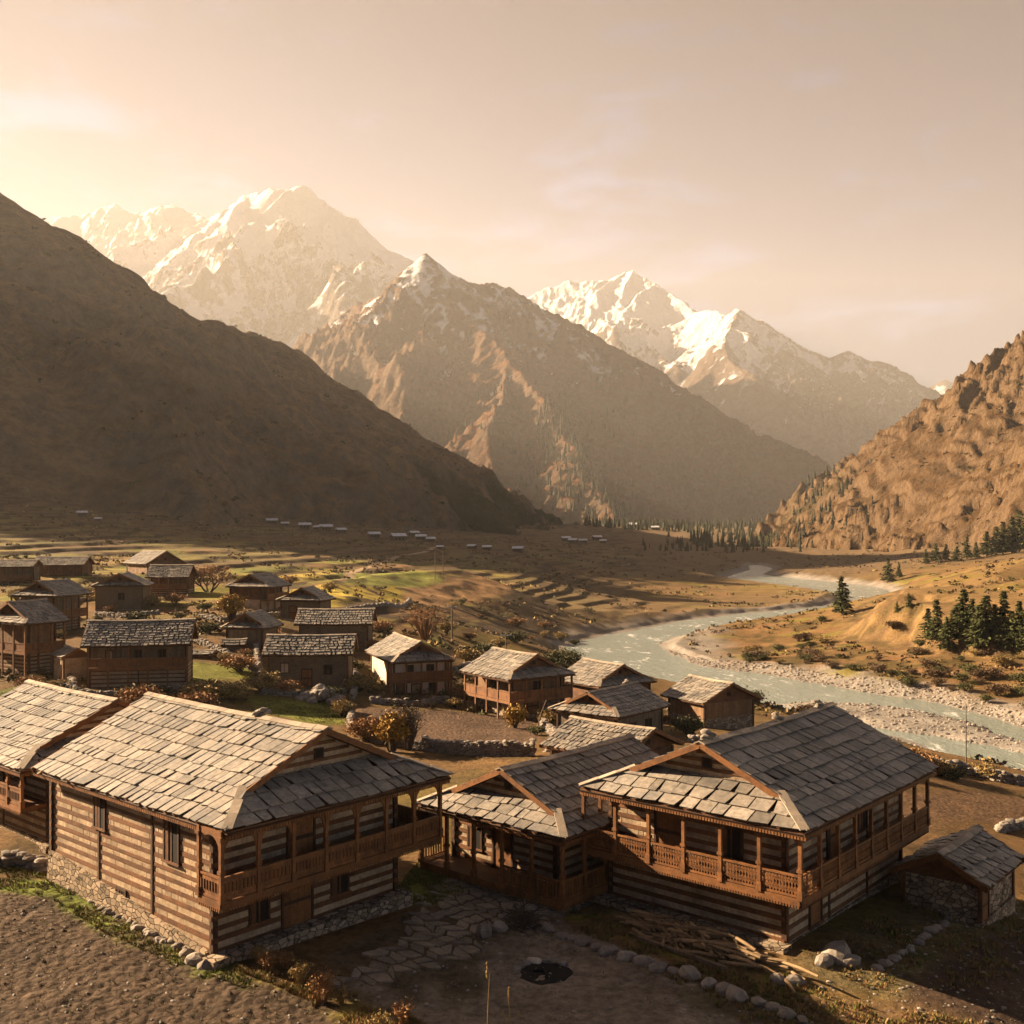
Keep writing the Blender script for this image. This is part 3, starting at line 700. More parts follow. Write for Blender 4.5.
# ------------------------------------------------------------------ mesh helper
class MB:
    def __init__(self, seed=None):
        self.v, self.f, self.mi, self.t = [], [], [], []
        self.mats = []
        self.rng = random.Random(seed)
    def m(self, key):
        if key not in self.mats: self.mats.append(key)
        return self.mats.index(key)
    def add(self, verts, faces, mat, tint=None):
        o = len(self.v); k = self.m(mat)
        self.v += [tuple(p) for p in verts]
        tt = self.rng.uniform(.78, 1.2) if tint is None else tint
        for f in faces:
            self.f.append([o + i for i in f]); self.mi.append(k); self.t.append(tt)
    def box(self, x0, x1, y0, y1, z0, z1, mat, tint=None):
        v = [(x, y, z) for z in (z0, z1) for (x, y) in ((x0, y0), (x1, y0), (x1, y1), (x0, y1))]
        self.add(v, [(3, 2, 1, 0), (4, 5, 6, 7), (0, 1, 5, 4), (1, 2, 6, 5), (2, 3, 7, 6), (3, 0, 4, 7)], mat, tint)
    def beam(self, p, q, w, h, mat, tint=None, up=(0, 0, 1)):
        p, q = Vector(p), Vector(q); d = (q - p).normalized(); u = Vector(up)
        s = d.cross(u)
        if s.length < 1e-4: s = d.cross(Vector((1, 0, 0)))
        s.normalize(); u = s.cross(d).normalized()
        v = []
        for c in (p, q):
            v += [c + s * (a * w / 2) + u * (b * h / 2) for a, b in ((-1, -1), (1, -1), (1, 1), (-1, 1))]
        self.add(v, [(0, 1, 2, 3), (7, 6, 5, 4), (0, 4, 5, 1), (1, 5, 6, 2), (2, 6, 7, 3), (3, 7, 4, 0)], mat, tint)
    def tube(self, pts, rad, mat, k=6, tint=None, cap=True):
        rings = []
        pts = [Vector(p) for p in pts]
        for i, p in enumerate(pts):
            d = (pts[min(i + 1, len(pts) - 1)] - pts[max(i - 1, 0)]).normalized()
            s = d.cross(Vector((0, 0, 1)))
            if s.length < .05: s = d.cross(Vector((1, 0, 0)))
            s.normalize(); u = s.cross(d)
            r = rad[i] if isinstance(rad, (list, tuple)) else rad
            rings.append([p + (s * math.cos(6.2832 * j / k) + u * math.sin(6.2832 * j / k)) * r for j in range(k)])
        v = [q for r in rings for q in r]
        f = []
        for i in range(len(pts) - 1):
            for j in range(k):
                f.append((i * k + j, i * k + (j + 1) % k, (i + 1) * k + (j + 1) % k, (i + 1) * k + j))
        if cap:
            f.append(tuple(range(k))[::-1]); f.append(tuple((len(pts) - 1) * k + j for j in range(k)))
        self.add(v, f, mat, tint)
    def prism(self, poly, nrm, th, mat, tint=None):
        """flat polygon (3D points) thickened downwards along its normal"""
        nv = Vector(nrm) * th
        k = len(poly)
        v = [Vector(p) for p in poly] + [Vector(p) - nv for p in poly]
        f = [tuple(range(k)), tuple(range(2 * k - 1, k - 1, -1))] + [(i, k + i, k + (i + 1) % k, (i + 1) % k) for i in range(k)]
        self.add(v, f, mat, tint)
    def rock(self, c, rx, ry, rz, mat, tint=None, seed=0):
        bm = bmesh.new(); bmesh.ops.create_icosphere(bm, subdivisions=2, radius=1.0)
        s = Vector((seed * 3.1, seed * 7.7, seed * 1.3))
        a = self.rng.uniform(0, 6.28); ca, sa = math.cos(a), math.sin(a)
        for q in bm.verts:
            k = 1 + .32 * mnoise.noise(q.co * 1.3 + s) + .12 * mnoise.noise(q.co * 3.1 + s)
            p = q.co * k; x, y = p.x * rx, p.y * ry
            q.co = (c[0] + x * ca - y * sa, c[1] + x * sa + y * ca, c[2] + max(p.z, -.6) * rz)
        bm.verts.index_update()
        self.add([q.co[:] for q in bm.verts], [[w.index for w in f.verts] for f in bm.faces], mat, tint)
        bm.free()
    def build(self, name, parent=None, label=None, smooth=False):
        me = bpy.data.meshes.new(name)
        me.from_pydata(self.v, [], self.f)
        for k in self.mats: me.materials.append(M[k])
        me.polygons.foreach_set('material_index', self.mi)
        a = me.attributes.new('tint', 'FLOAT', 'FACE'); a.data.foreach_set('value', self.t)
        if smooth: me.polygons.foreach_set('use_smooth', [True] * len(self.f))
        me.update()
        o = bpy.data.objects.new(name, me); COL.objects.link(o)
        if parent: o.parent = parent
        if label: o['label'] = label
        return o

def thing(name, label, cat, loc, rz=0.0, group=None):
    o = bpy.data.objects.new(name, None); COL.objects.link(o)
    o.empty_display_size = .3
    o.location = loc; o.rotation_euler = (0, 0, rz)
    return tag(o, label, cat, group)
def tag(o, label, cat, group=None):
    o['label'] = label; o['category'] = cat
    if group: o['group'] = group
    return o
def copy_thing(src, loc, rz=None, sc=None, label=None, group=None):
    r = src.copy(); COL.objects.link(r); r.location = loc
    if rz is not None: r.rotation_euler = (0, 0, rz)
    if sc is not None: r.scale = sc if isinstance(sc, tuple) else (sc, sc, sc)
    if label: r['label'] = label
    if group: r['group'] = group
    for ch in list(src.children):
        c = ch.copy(); COL.objects.link(c); c.parent = r
        for g in list(ch.children):
            d = g.copy(); COL.objects.link(d); d.parent = c
    return r

# ------------------------------------------------------------------ slate roofs
def clip(poly, a, b):
    """keep the part of a 2D polygon left of the line a->b"""
    out = []
    def side(p): return (b[0] - a[0]) * (p[1] - a[1]) - (b[1] - a[1]) * (p[0] - a[0])
    for i in range(len(poly)):
        p, q = poly[i], poly[(i + 1) % len(poly)]
        sp, sq = side(p), side(q)
        if sp >= 0: out.append(p)
        if (sp > 0 > sq) or (sp < 0 < sq):
            t = sp / (sp - sq); out.append((p[0] + t * (q[0] - p[0]), p[1] + t * (q[1] - p[1])))
    return out

def lay_slates(mb, P0, U, V, outline, course, wlo, whi, th=.035, rough=1.0, mat='slate'):
    """overlapping stone slates inside a convex outline (u along the eave, v up the slope), P0 is (0, 0)"""
    U, V = Vector(U).normalized(), Vector(V).normalized(); Nn = U.cross(V).normalized(); P0 = Vector(P0)
    rng = mb.rng
    us = [p[0] for p in outline]; vs = [p[1] for p in outline]
    v = min(vs) - .04; top = max(vs); row = 0
    ccw = sum(outline[i][0] * outline[(i + 1) % len(outline)][1] - outline[(i + 1) % len(outline)][0] * outline[i][1] for i in range(len(outline))) > 0
    ol = outline if ccw else outline[::-1]
    while v < top - .03:
        c = course * rng.uniform(.9, 1.12)
        u = min(us) - rng.uniform(0, whi * .7)
        rt = rng.uniform(.92, 1.08)
        while u < max(us):
            w = rng.uniform(wlo, whi) if rng.random() < .8 else rng.uniform(wlo * .7, whi * 1.35)
            j = .025 * rough
            g = .026
            quad = [(u + g + rng.uniform(-j, j), v + rng.uniform(-1.6 * j, 1.6 * j)), (u + w - g + rng.uniform(-j, j), v + rng.uniform(-1.6 * j, 1.6 * j)),
                    (u + w - g, v + c + .13), (u + g, v + c + .13)]
            if rng.random() < .35 * rough: quad[0] = (quad[0][0] + w * rng.uniform(.05, .2), quad[0][1] + rng.uniform(0, .05))
            if rng.random() < .25 * rough: quad[1] = (quad[1][0] - w * rng.uniform(.05, .2), quad[1][1] + rng.uniform(0, .06))
            if rng.random() < .08: quad[0] = (quad[0][0], quad[0][1] - .07); quad[1] = (quad[1][0], quad[1][1] - .06)
            pl = quad
            for i in range(len(ol)):
                a, b = ol[i], ol[(i + 1) % len(ol)]
                if abs(a[1] - b[1]) < 1e-6 and abs(a[1] - min(vs)) < 1e-6: continue      # slates may drip past the eave
                pl = clip(pl, a, b)
                if len(pl) < 3: break
            if len(pl) >= 3:
                lift = rng.uniform(0, .035) * rough; tw = rng.uniform(-.012, .012) * rough
                poly = []
                for (pu, pv) in pl:
                    k = 1 - min(max((pv - v) / (c + .13), 0), 1)
                    poly.append(P0 + U * pu + V * pv + Nn * (.012 + (th * 1.75 + lift) * k + th + tw * ((pu - u) / w - .5)))
                tint = rt * rng.choice((rng.uniform(.55, .95), rng.uniform(.85, 1.3), rng.uniform(.95, 1.1)))
                mb.prism(poly, Nn, th, mat, tint)
            u += w
        v += c; row += 1

def settle(mb, L_, seed, sag=.07):
    """old roofs sag between their supports"""
    out = []
    for x, y, z in mb.v:
        k = min(max(y / L_, 0), 1)
        out.append((x, y, z - sag * math.sin(math.pi * k) * (1 if k < 1 else 0) + .030 * mnoise.noise(Vector((x * .45, y * .45, seed))) + .012 * mnoise.noise(Vector((x * 1.3, y * 1.3, seed + 9)))))
    mb.v = out

# ------------------------------------------------------------------ one hill house
HOUSES = []
def house(label, near, z_eave, kind, ang, Wr, Lr, rise, base, s=1.4, ks=.5, bal=(), storey2=None, ovh=.55, baldepth=1.15,
          upper='striped', lower='striped', det=1, plinth=0.0, course=.68, sl=(.38, .72), rough=1.0, name='timber_house', group=None,
          win=(), doors=(), rseed=1, arches=False, lattice=True, stones_on_ridge=(), slmat='slate', rail=(0, 1), open_rail=False, side_plinth=0):
    """gable with a skirt roof at the front, ridge running back. near = world x, y of the near eave corner.
    kind 'L': that corner is the left end of the gable front, 'R': the right end."""
    a = R(ang)
    ex, ey = Vector((math.cos(a), math.sin(a), 0)), Vector((-math.sin(a), math.cos(a), 0))
    h = Wr / 2
    org = Vector((near[0], near[1], 0)) + ex * (h if kind == 'L' else -h)
    H = z_eave - base
    root = thing(name, label, 'house', (org.x, org.y, base), a, group or 'slate roofed timber houses of the village')
    HOUSES.append((org.x + ey.x * Lr / 2, org.y + ey.y * Lr / 2, max(Wr, Lr) * .62))
    rng = random.Random(rseed)
    km = rise / h
    aj = ks * s / km if s else 0
    # --- footprint
    insL = baldepth + .35 if 'left' in bal else ovh
    insR = baldepth + .35 if 'right' in bal else ovh
    insF = baldepth + .35 if 'front' in bal else ovh
    x0, x1, y0, y1 = -h + insL, h - insR, insF, Lr - ovh
    zb = storey2 if storey2 else 0.0                 # balcony floor
    ztop = H - .12
    # --- walls
    def striped(mb, xa, xb, ya, yb, za, zz, beam=.16, gap=.215, infill='infill', wood='wood'):
        mb.box(xa, xb, ya, yb, za, zz, infill, 1.0)
        z = za + .05; i = 0
        while z < zz - .05:
            bh = min(beam * rng.uniform(.85, 1.15), zz - z)
            e = .035
            mb.box(xa - .12, xb + .12, ya - e, ya + .1, z, z + bh, wood); mb.box(xa - .12, xb + .12, yb - .1, yb + e, z, z + bh, wood)
            mb.box(xa - e + .004, xa + .1, ya - .13, yb + .13, z + .012, z + bh - .01, wood); mb.box(xb - .1, xb + e - .004, ya - .13, yb + .13, z + .012, z + bh - .01, wood)
            # pale stones between the timbers, uneven in length
            if det >= 2:
                zi = z + bh
                gg = min(gap, zz - zi)
                for side in range(2):
                    xx = xa
                    while xx < xb:
                        w = rng.choice((rng.uniform(.2, .5), rng.uniform(.5, 1.7))); t = rng.uniform(.78, 1.15)
                        e2 = rng.uniform(.006, .02)
                        xe = min(xx + w, xb)
                        if side == 0: mb.box(xx + .012, xe - .012, ya - e2, ya + .02, zi + .008, zi + gg - .008, infill, t)
                        xx = xe
                    yy = ya
                    while yy < yb:
                        w = rng.choice((rng.uniform(.2, .5), rng.uniform(.5, 1.7))); t = rng.uniform(.78, 1.15); e2 = rng.uniform(.006, .02); ye = min(yy + w, yb)
                        if side == 0: mb.box(xa - e2, xa + .02, yy + .012, ye - .012, zi + .008, zi + gg - .008, infill, t)
                        else: mb.box(xb - .02, xb + e2, yy + .012, ye - .012, zi + .008, zi + gg - .008, infill, t)
                        yy = ye
            z += bh + gap * rng.uniform(.9, 1.1); i += 1
        for cx, cy_ in ((xa, ya), (xb, ya), (xa, yb), (xb, yb)):
            mb.box(cx - .1, cx + .1, cy_ - .1, cy_ + .1, za, zz - .003, 'dark_wood' if det >= 2 else wood)
        nm = max(1, int((yb - ya) / 3.2))
        for q in range(1, nm):
            yy = ya + (yb - ya) * q / nm
            mb.box(xa - .06, xa, yy - .06, yy + .06, za, zz - .003, 'dark_wood'); mb.box(xb, xb + .06, yy - .06, yy + .06, za, zz - .003, 'dark_wood')
    def storey(style, za, zz, nm):
        mb = MB(rseed + 3)
        if style == 'striped': striped(mb, x0, x1, y0, y1, za, zz)
        elif style == 'planks':
            pm = ('wood', 'grey_wood', 'old_wood')[(rseed // 2) % 3]
            mb.box(x0 + .02, x1 - .02, y0 + .02, y1 - .02, za, zz, 'dark_wood', 1.0)
            for side in range(4):
                u = x0 if side < 2 else y0; ue = x1 if side < 2 else y1
                while u < ue - .02:
                    w = min(rng.uniform(.16, .3), ue - u)
                    if side == 0: mb.box(u + .008, u + w - .008, y0 - .01, y0 + .02, za, zz - rng.uniform(0, .02), pm)
                    elif side == 1: mb.box(u + .008, u + w - .008, y1 - .02, y1 + .01, za, zz, pm)
                    elif side == 2: mb.box(x0 - .01, x0 + .02, u + .008, u + w - .008, za, zz, pm)
                    else: mb.box(x1 - .02, x1 + .01, u + .008, u + w - .008, za, zz, pm)
                    u += w
            for cx, cy_ in ((x0, y0), (x1, y0), (x0, y1), (x1, y1)): mb.box(cx - .09, cx + .09, cy_ - .09, cy_ + .09, za, zz - .004, 'dark_wood')
        else:
            mb.box(x0, x1, y0, y1, za, zz, style, 1.0)
            for cx, cy_ in ((x0, y0), (x1, y0), (x0, y1), (x1, y1)): mb.box(cx - .08, cx + .08, cy_ - .08, cy_ + .08, za, zz - .004, 'wood')
        return mb.build(nm, root)
    zs = plinth; zb_ = storey2 or 9
    mb = MB(rseed)
    mb.box(x0 - .10, x1 + .10, y0 - .10, y1 + .10, -2.5, plinth + .02, 'masonry', 1.0)
    if det >= 2: mb.box(x0 - .5, x1 + .3, y0 - .75, y0 - .1, -1.5, .16, 'masonry', 1.0)
    if side_plinth:      # rubble wall against the uphill side, rising towards the back
        v = [(x0 - .02, y0 + .15, -1), (x0 - .02, y1, -1), (x0 - .02, y1, side_plinth), (x0 - .02, y0 + .15, .15)]
        mb.add(v + [(x - .16 - (.12 if z < 0 else 0), y, z) for x, y, z in v], [(3, 2, 1, 0), (4, 5, 6, 7), (2, 3, 7, 6), (0, 4, 7, 3), (1, 2, 6, 5)], 'masonry', 1.0)
    if bal and zb_ < .8: mb.box(-h + .42, h - .45, .42, y0, -1.5, zb_ - .2, 'masonry', 1.0)
    mb.build('plinth', root)
    if storey2:
        storey(lower, zs + .02, zb, 'wall'); storey(upper, zb, ztop, 'wall')
    else: storey(upper, zs + .02, ztop, 'wall')
    # --- doors and windows: ('front'|'left'|'right', position 0..1, sill z, width, height)
    def opening(side, t, z, w, hh, nm):
        if side == 'front': c = Vector((x0 + (x1 - x0) * t, y0, z)); u = Vector((1, 0, 0)); o = Vector((0, -1, 0))
        elif side == 'left': c = Vector((x0, y0 + (y1 - y0) * t, z)); u = Vector((0, -1, 0)); o = Vector((-1, 0, 0))
        else: c = Vector((x1, y0 + (y1 - y0) * t, z)); u = Vector((0, 1, 0)); o = Vector((1, 0, 0))
        def b(mb, ua, ub, za, zz, oa, ob, mat, tint=None):
            pts = [c + u * uu + Vector((0, 0, q)) + o * oo for q in (za, zz) for (uu, oo) in ((ua, oa), (ub, oa), (ub, ob), (ua, ob))]
            mb.add(pts, [(3, 2, 1, 0), (4, 5, 6, 7), (0, 1, 5, 4), (1, 2, 6, 5), (2, 3, 7, 6), (3, 0, 4, 7)], mat, tint)
        mb = MB(rseed + 9); fw = .09
        b(mb, -w / 2 - fw, -w / 2, -.05, hh + fw, -.05, .085, 'dark_wood'); b(mb, w / 2, w / 2 + fw, -.05, hh + fw, -.05, .085, 'dark_wood')
        b(mb, -w / 2, w / 2, hh, hh + fw, -.05, .08, 'dark_wood'); b(mb, -w / 2 - fw - .05, w / 2 + fw + .05, -.12, -.05, -.05, .12, 'wood')
        fr = mb.build(nm, root)
        mb = MB(rseed + 10)
        if nm == 'door':
            k = 4
            for i in range(k): b(mb, -w / 2 + w * i / k + .006, -w / 2 + w * (i + 1) / k - .006, -.05, hh, -.04, .045, 'carved')
            b(mb, -w / 2, w / 2, hh * .45, hh * .52, .0, .06, 'dark_wood')
            mb.build('door_leaf', fr)
        else:
            pale = det < 2 and int(t * 10 + rseed) % 2; b(mb, -w / 2, w / 2, -.05, hh, -.04, .040, 'infill' if pale else 'opening', 1.0); mb.build('pane', fr)
            mb = MB(rseed + 11)
            b(mb, -.025, .025, -.05, hh, -.03, .06, 'wood'); 
            if det >= 2: b(mb, -w / 2, -w * .22, -.04, hh, -.03, .065, 'wood')
            mb.build('shutter', fr)
    for d in doors: opening(*d, 'door')
    for d in win: opening(*d, 'window')
    # --- balcony
    if bal:
        bx0 = -h + .32 if 'left' in bal else x0 - (.55 if 'front' in bal else 0)
        bx1 = h - .32 if 'right' in bal else x1 + (.3 if 'front' in bal else 0)
        by0 = .32 if 'front' in bal else y0
        by1 = Lr - .35
        mb = MB(rseed + 20)
        thk = .2
        rects = []
        if 'front' in bal: rects.append((bx0, bx1, by0, y0 + .02))
        if 'left' in bal: rects.append((bx0, x0 + .02, y0 + .02 if 'front' in bal else by0, by1))
        if 'right' in bal: rects.append((x1 - .02, bx1, y0 + .02 if 'front' in bal else by0, by1))
        for (p, q, r_, s_) in rects: mb.box(p, q, r_, s_, zb - thk, zb, 'wood')
        if det >= 2:       # floor joists and carved fringe
            if 'front' in bal:
                xx = bx0 + .2
                while xx < bx1: mb.box(xx, xx + .1, by0 + .05, y0, zb - thk - .11, zb - thk - .004, 'dark_wood'); xx += .6
            for sd, bx in (('left', bx0 + .05), ('right', x1)):
                if sd in bal:
                    yy = y0 + .3
                    while yy < by1: mb.box(bx, bx + (x0 - bx0 if sd == 'left' else bx1 - x1) - .05, yy, yy + .1, zb - thk - .11, zb - thk - .004, 'dark_wood'); yy += .6
        mb.build('balcony_floor', root)
        mb = MB(rseed + 21)
        runs = []       # railing runs: start, end (xy), outward
        if 'front' in bal: runs.append((Vector((bx0, by0, 0)), Vector((bx1, by0, 0)), Vector((0, -1, 0))))
        if 'left' in bal: runs.append((Vector((bx0, by1, 0)), Vector((bx0, by0, 0)), Vector((-1, 0, 0))))
        elif 'front' in bal: runs.append((Vector((bx0, y0, 0)), Vector((bx0, by0, 0)), Vector((-1, 0, 0))))
        if 'right' in bal: runs.append((Vector((bx1, by0, 0)), Vector((bx1, by1, 0)), Vector((1, 0, 0))))
        elif 'front' in bal: runs.append((Vector((bx1, by0, 0)), Vector((bx1, y0, 0)), Vector((1, 0, 0))))
        for p, q, o in runs:
            d = (q - p); ln = d.length; d.normalize()
            pp, qq = p + o * .03, q + o * .03
            mb.beam(pp + Vector((0, 0, zb - .1)), qq + Vector((0, 0, zb - .1)), .05, .26, 'carved')
            if det >= 2:
                k = int(ln / .11)
                for i in range(k):
                    c = pp + d * (i + .5) * ln / k + o * .02
                    mb.beam(c + Vector((0, 0, zb - .30)), c + Vector((0, 0, zb - .2)), .06, .03, 'carved', up=o)
        mb.build('balcony_edge', root)
        seen = set()
        for p, q, o in runs:
            d = (q - p); ln = d.length; d.normalize()
            k = max(1, round(ln / (1.45 if det >= 2 else 1.6)))
            for i in range(k + 1):
                c = p + d * (ln * i / k)
                key = (round(c.x, 1), round(c.y, 1))
                if key in seen: continue
                seen.add(key)
                if (c.y > y0 - .05 and x0 - .05 < c.x < x1 + .05): continue
                mb = MB(hash(key) & 255); pw = .13 if det >= 2 else .15
                zt = H - .05 + km * 0
                mb.box(c.x - pw / 2, c.x + pw / 2, c.y - pw / 2, c.y + pw / 2, zb - .02 if det >= 2 else -.4, zt, 'carved')
                if det >= 2:
                    mb.box(c.x - .1, c.x + .1, c.y - .1, c.y + .1, zb, zb + .32, 'carved')
                    mb.box(c.x - .1, c.x + .1, c.y - .1, c.y + .1, zb + .95, zb + 1.06, 'carved')
                    mb.box(c.x - .115, c.x + .115, c.y - .115, c.y + .115, zt - .28, zt - .18, 'carved')
                mb.build('post', root)
            for i in range(k):
                ca, cb = p + d * (ln * i / k), p + d * (ln * (i + 1) / k)
                bl = (cb - ca).length
                if bl < .35: continue
                if abs(o.y) > .5 and not (rail[0] <= (i + .5) / k <= rail[1]): continue
                mb = MB(i + 5); Z = lambda z: Vector((0, 0, z))
                aa, bb = ca + d * .07, cb - d * .07
                mb.beam(aa + Z(zb + .80), bb + Z(zb + .80), .09, .07, 'carved'); mb.beam(aa + Z(zb + .10), bb + Z(zb + .10), .07, .08, 'carved')
                if det >= 2 and lattice:
                    nn = max(3, int(bl / .125))
                    for j in range(nn + 1):
                        t = aa + (bb - aa) * j / nn
                        mb.beam(t + Z(zb + .12), t + Z(zb + .78), .032, .032, 'carved')
                        if j < nn:
                            t2 = aa + (bb - aa) * (j + 1) / nn
                            for (zc, zd) in ((.14, .46), (.46, .14), (.46, .76), (.76, .46)):
                                mb.beam(t + Z(zb + zc), t2 + Z(zb + zd), .026, .024, 'carved')
                else:
                    nn = max(2, int(bl / .16))
                    for j in range(nn):
                        t = aa + (bb - aa) * (j + .5) / nn
                        mb.beam(t + Z(zb + .13), t + Z(zb + .77), bl / nn * (.42 if open_rail else .86), .035, 'carved', up=o)
                    if det >= 2 and not open_rail:
                        for j in range(nn):
                            t = aa + (bb - aa) * (j + .5) / nn + o * .03
                            mb.beam(t + Z(zb + .3), t + Z(zb + .62), .05, .04, 'wood', up=o)
                mb.build('railing', root)
                if det >= 2 and not open_rail:        # arched or bracketed board under the eave
                    mb = MB(i + 7); zt = H - .06
                    nseg = 12; dep = .62 if arches else .34
                    prev = None
                    for j in range(nseg + 1):
                        u = j / nseg * 2 - 1
                        zz = zt - .2 - dep * (1 - math.sqrt(max(0, 1 - (abs(u) ** 2.2)))) if arches else zt - .18 - dep * max(0, abs(u) - .55) / .45
                        t = aa + (bb - aa) * j / nseg
                        if prev:
                            t0, z0_ = prev
                            v = [t0 + Z(zt) - o * .02, t + Z(zt) - o * .02, t + Z(zz) - o * .02, t0 + Z(z0_) - o * .02]
                            v += [x + o * .05 for x in v]
                            mb.add(v, [(0, 1, 2, 3), (7, 6, 5, 4), (3, 2, 6, 7), (0, 4, 5, 1)], 'carved', 1.0)
                        prev = (t, zz)
                    mb.build('arch', root)
    # --- roof
    deck = MB(rseed + 30); sl_ = MB(rseed + 31)
    S = math.hypot(h, rise)
    for sgn in (-1, 1):
        if sgn > 0: P0 = Vector((h, 0, H)); U = Vector((0, 1, 0)); V = Vector((-h, 0, rise))
        else: P0 = Vector((-h, Lr, H)); U = Vector((0, -1, 0)); V = Vector((h, 0, rise))
        vj = aj * S / h
        if s:
            ol = [(0, 0), (Lr, 0), (Lr, S), (s - .25, S), (s - .25, vj)] if sgn > 0 else [(0, 0), (Lr, 0), (Lr - s + .25, vj), (Lr - s + .25, S), (0, S)]
        else: ol = [(0, 0), (Lr, 0), (Lr, S), (0, S)]
        Vn = V.normalized(); Nn = U.cross(Vn).normalized()
        # the outline is convex except where the hip meets the verge, so lay it as two pieces
        if s:
            if sgn > 0: pieces = [[(0, 0), (Lr, 0), (Lr, vj), (s - .25, vj)], [(s - .25, vj), (Lr, vj), (Lr, S), (s - .25, S)]]
            else: pieces = [[(0, 0), (Lr, 0), (Lr - s + .25, vj), (0, vj)], [(0, vj), (Lr - s + .25, vj), (Lr - s + .25, S), (0, S)]]
        else: pieces = [ol]
        for pc in pieces:
            deck.prism([P0 + U * p[0] + Vn * p[1] for p in pc], Nn, .07, 'dark_wood', 1.0)
        if s:   # slates over the whole slope: clip against a big convex hull, then drop those beyond the hip
            lay_slates(sl_, P0, U, V, pieces[0], course, sl[0], sl[1], rough=rough, mat=slmat)
            lay_slates(sl_, P0, U, V, pieces[1], course, sl[0], sl[1], rough=rough, mat=slmat)
        else: lay_slates(sl_, P0, U, V, ol, course, sl[0], sl[1], rough=rough, mat=slmat)
    if s:
        rs = ks * s
        P0 = Vector((-h, 0, H)); U = Vector((1, 0, 0)); V = Vector((0, s + .25, ks * (s + .25))); Sv = V.length; a2 = aj * (s + .25) / s
        ol = [(0, 0), (Wr, 0), (Wr - a2, Sv), (a2, Sv)]
        Vn = V.normalized(); Nn = U.cross(Vn)
        deck.prism([P0 + U * p[0] + Vn * p[1] for p in ol], Nn, .07, 'dark_wood', 1.0)
        lay_slates(sl_, P0, U, V, ol, course * .95, sl[0] * 1.25, sl[1] * 1.2, rough=rough, mat=slmat)
    deck.v = [(x, y, z - .10) for x, y, z in deck.v]; settle(deck, Lr, rseed, .0); settle(sl_, Lr, rseed)
    deck.build('roof_deck', root)
    roof = sl_.build('roof', root)
    # caps
    mb = MB(rseed + 32); yv = s - .25 if s else 0
    y = yv - .1
    while y < Lr:
        w = rng.uniform(.5, .9); ye = min(y + w, Lr + .1)
        zr_ = H + rise + .10
        for sg in (-1, 1): mb.beam((sg * .11, y + .01, zr_ - .02), (sg * .11, ye - .01, zr_ - .02 + rng.uniform(-.01, .01)), .27, .05, 'cap', up=(sg * .4, 0, 1))
        y = ye
    settle(mb, Lr, rseed)
    mb.build('ridge_cap', roof)
    if s:
        for sg in (-1, 1):
            mb = MB(rseed + 33 + sg)
            p = Vector((sg * h, 0, H + .09)); q = Vector((sg * (h - aj), s, H + ks * s + .12)); k = max(1, int((q - p).length / .75))
            for i in range(k): mb.beam(p + (q - p) * ((i) / k), p + (q - p) * ((i + 1.04) / k) + Vector((0, 0, .02)), .34, .045, 'cap', up=(sg * .3, -.3, 1))
            settle(mb, Lr, rseed)
            mb.build('hip_cap', roof)
    # gable wall, bargeboards
    def gable(y, zlow, barge_y):
        g = MB(rseed + 40)
        xb = h - (zlow - H) / km
        st = upper if upper in ('striped', 'planks') else 'planks'
        zt = H + rise - .1
        g.prism([Vector((-xb + .1, y, zlow)), Vector((xb - .1, y, zlow)), Vector((0, y, zt))], Vector((0, -1 if barge_y < y else 1, 0)), .1, 'infill' if st == 'striped' else 'wood', .9)
        z = zlow + .04
        while st == 'striped' and z < zt - .15:
            xe = (zt - z - .12) / km - .1
            if xe > .1: g.box(-xe, xe, min(y, y + (-.04 if barge_y < y else .04)), max(y, y + (-.04 if barge_y < y else .04)), z, z + .13, 'wood')
            z += .31
        go = g.build('gable_wall', root)
        if det >= 1 and rise > 1.3:
            w_ = MB(3); zz = zlow + (zt - zlow) * .3
            sgn = -1 if barge_y < y else 1
            w_.box(-.22, .22, min(y + sgn * .06, y), max(y + sgn * .06, y), zz, zz + .42, 'dark_wood'); w_.box(-.15, .15, min(y + sgn * .07, y), max(y + sgn * .07, y), zz + .07, zz + .36, 'opening', 1.0)
            w_.build('gable_window', go)
        b = MB(rseed + 41)
        zj = H + (ks * s if (s and y < Lr / 2) else 0); xj = h - (aj if (s and y < Lr / 2) else 0)
        for sg in (-1, 1):
            b.beam((sg * (xj + .05), barge_y, zj - .07), (0, barge_y, H + rise - .05), .06, .22, 'carved')
        b.build('bargeboard', root)
    gable(s + .25 if s else ovh, H + (ks * s if s else -.1), (s - .27) if s else -.02)
    gable(Lr - ovh, H - .1, Lr + .02)
    # eave boards
    for sg in (-1, 1):
        e = MB(rseed + 50 + sg)
        e.beam((sg * (h - .06), .05, H - .10), (sg * (h - .06), Lr - .03, H - .10), .05, .16, 'wood')
        if det >= 2:
            for i in range(int(Lr / .12)): e.box(sg * (h - .05) - .015, sg * (h - .05) + .015, .1 + i * .12, .18 + i * .12, H - .30, H - .16, 'carved')
        e.build('eave_board', root)
    e = MB(rseed + 52)
    if s: e.beam((-h + .1, .07, H - .10), (h - .1, .07, H - .10), .05, .16, 'wood')
    if det >= 2:
        k = int(Wr / .12)
        for i in range(k): e.box(-h + .1 + i * .12, -h + .18 + i * .12, .05, .08, H - .30, H - .16, 'carved')
    if e.v: e.build('eave_board', root)
    for (yy, sc) in stones_on_ridge:
        mb = MB(int(yy * 10))
        for i in range(5): mb.rock((rng.uniform(-.12, .12), yy + rng.uniform(-.3, .3), H + rise + .12 + (i % 3) * .10 * sc), .2 * sc, .17 * sc, .11 * sc, 'stone', seed=i + int(yy))
        mb.build('ridge_stones', roof)
    return root

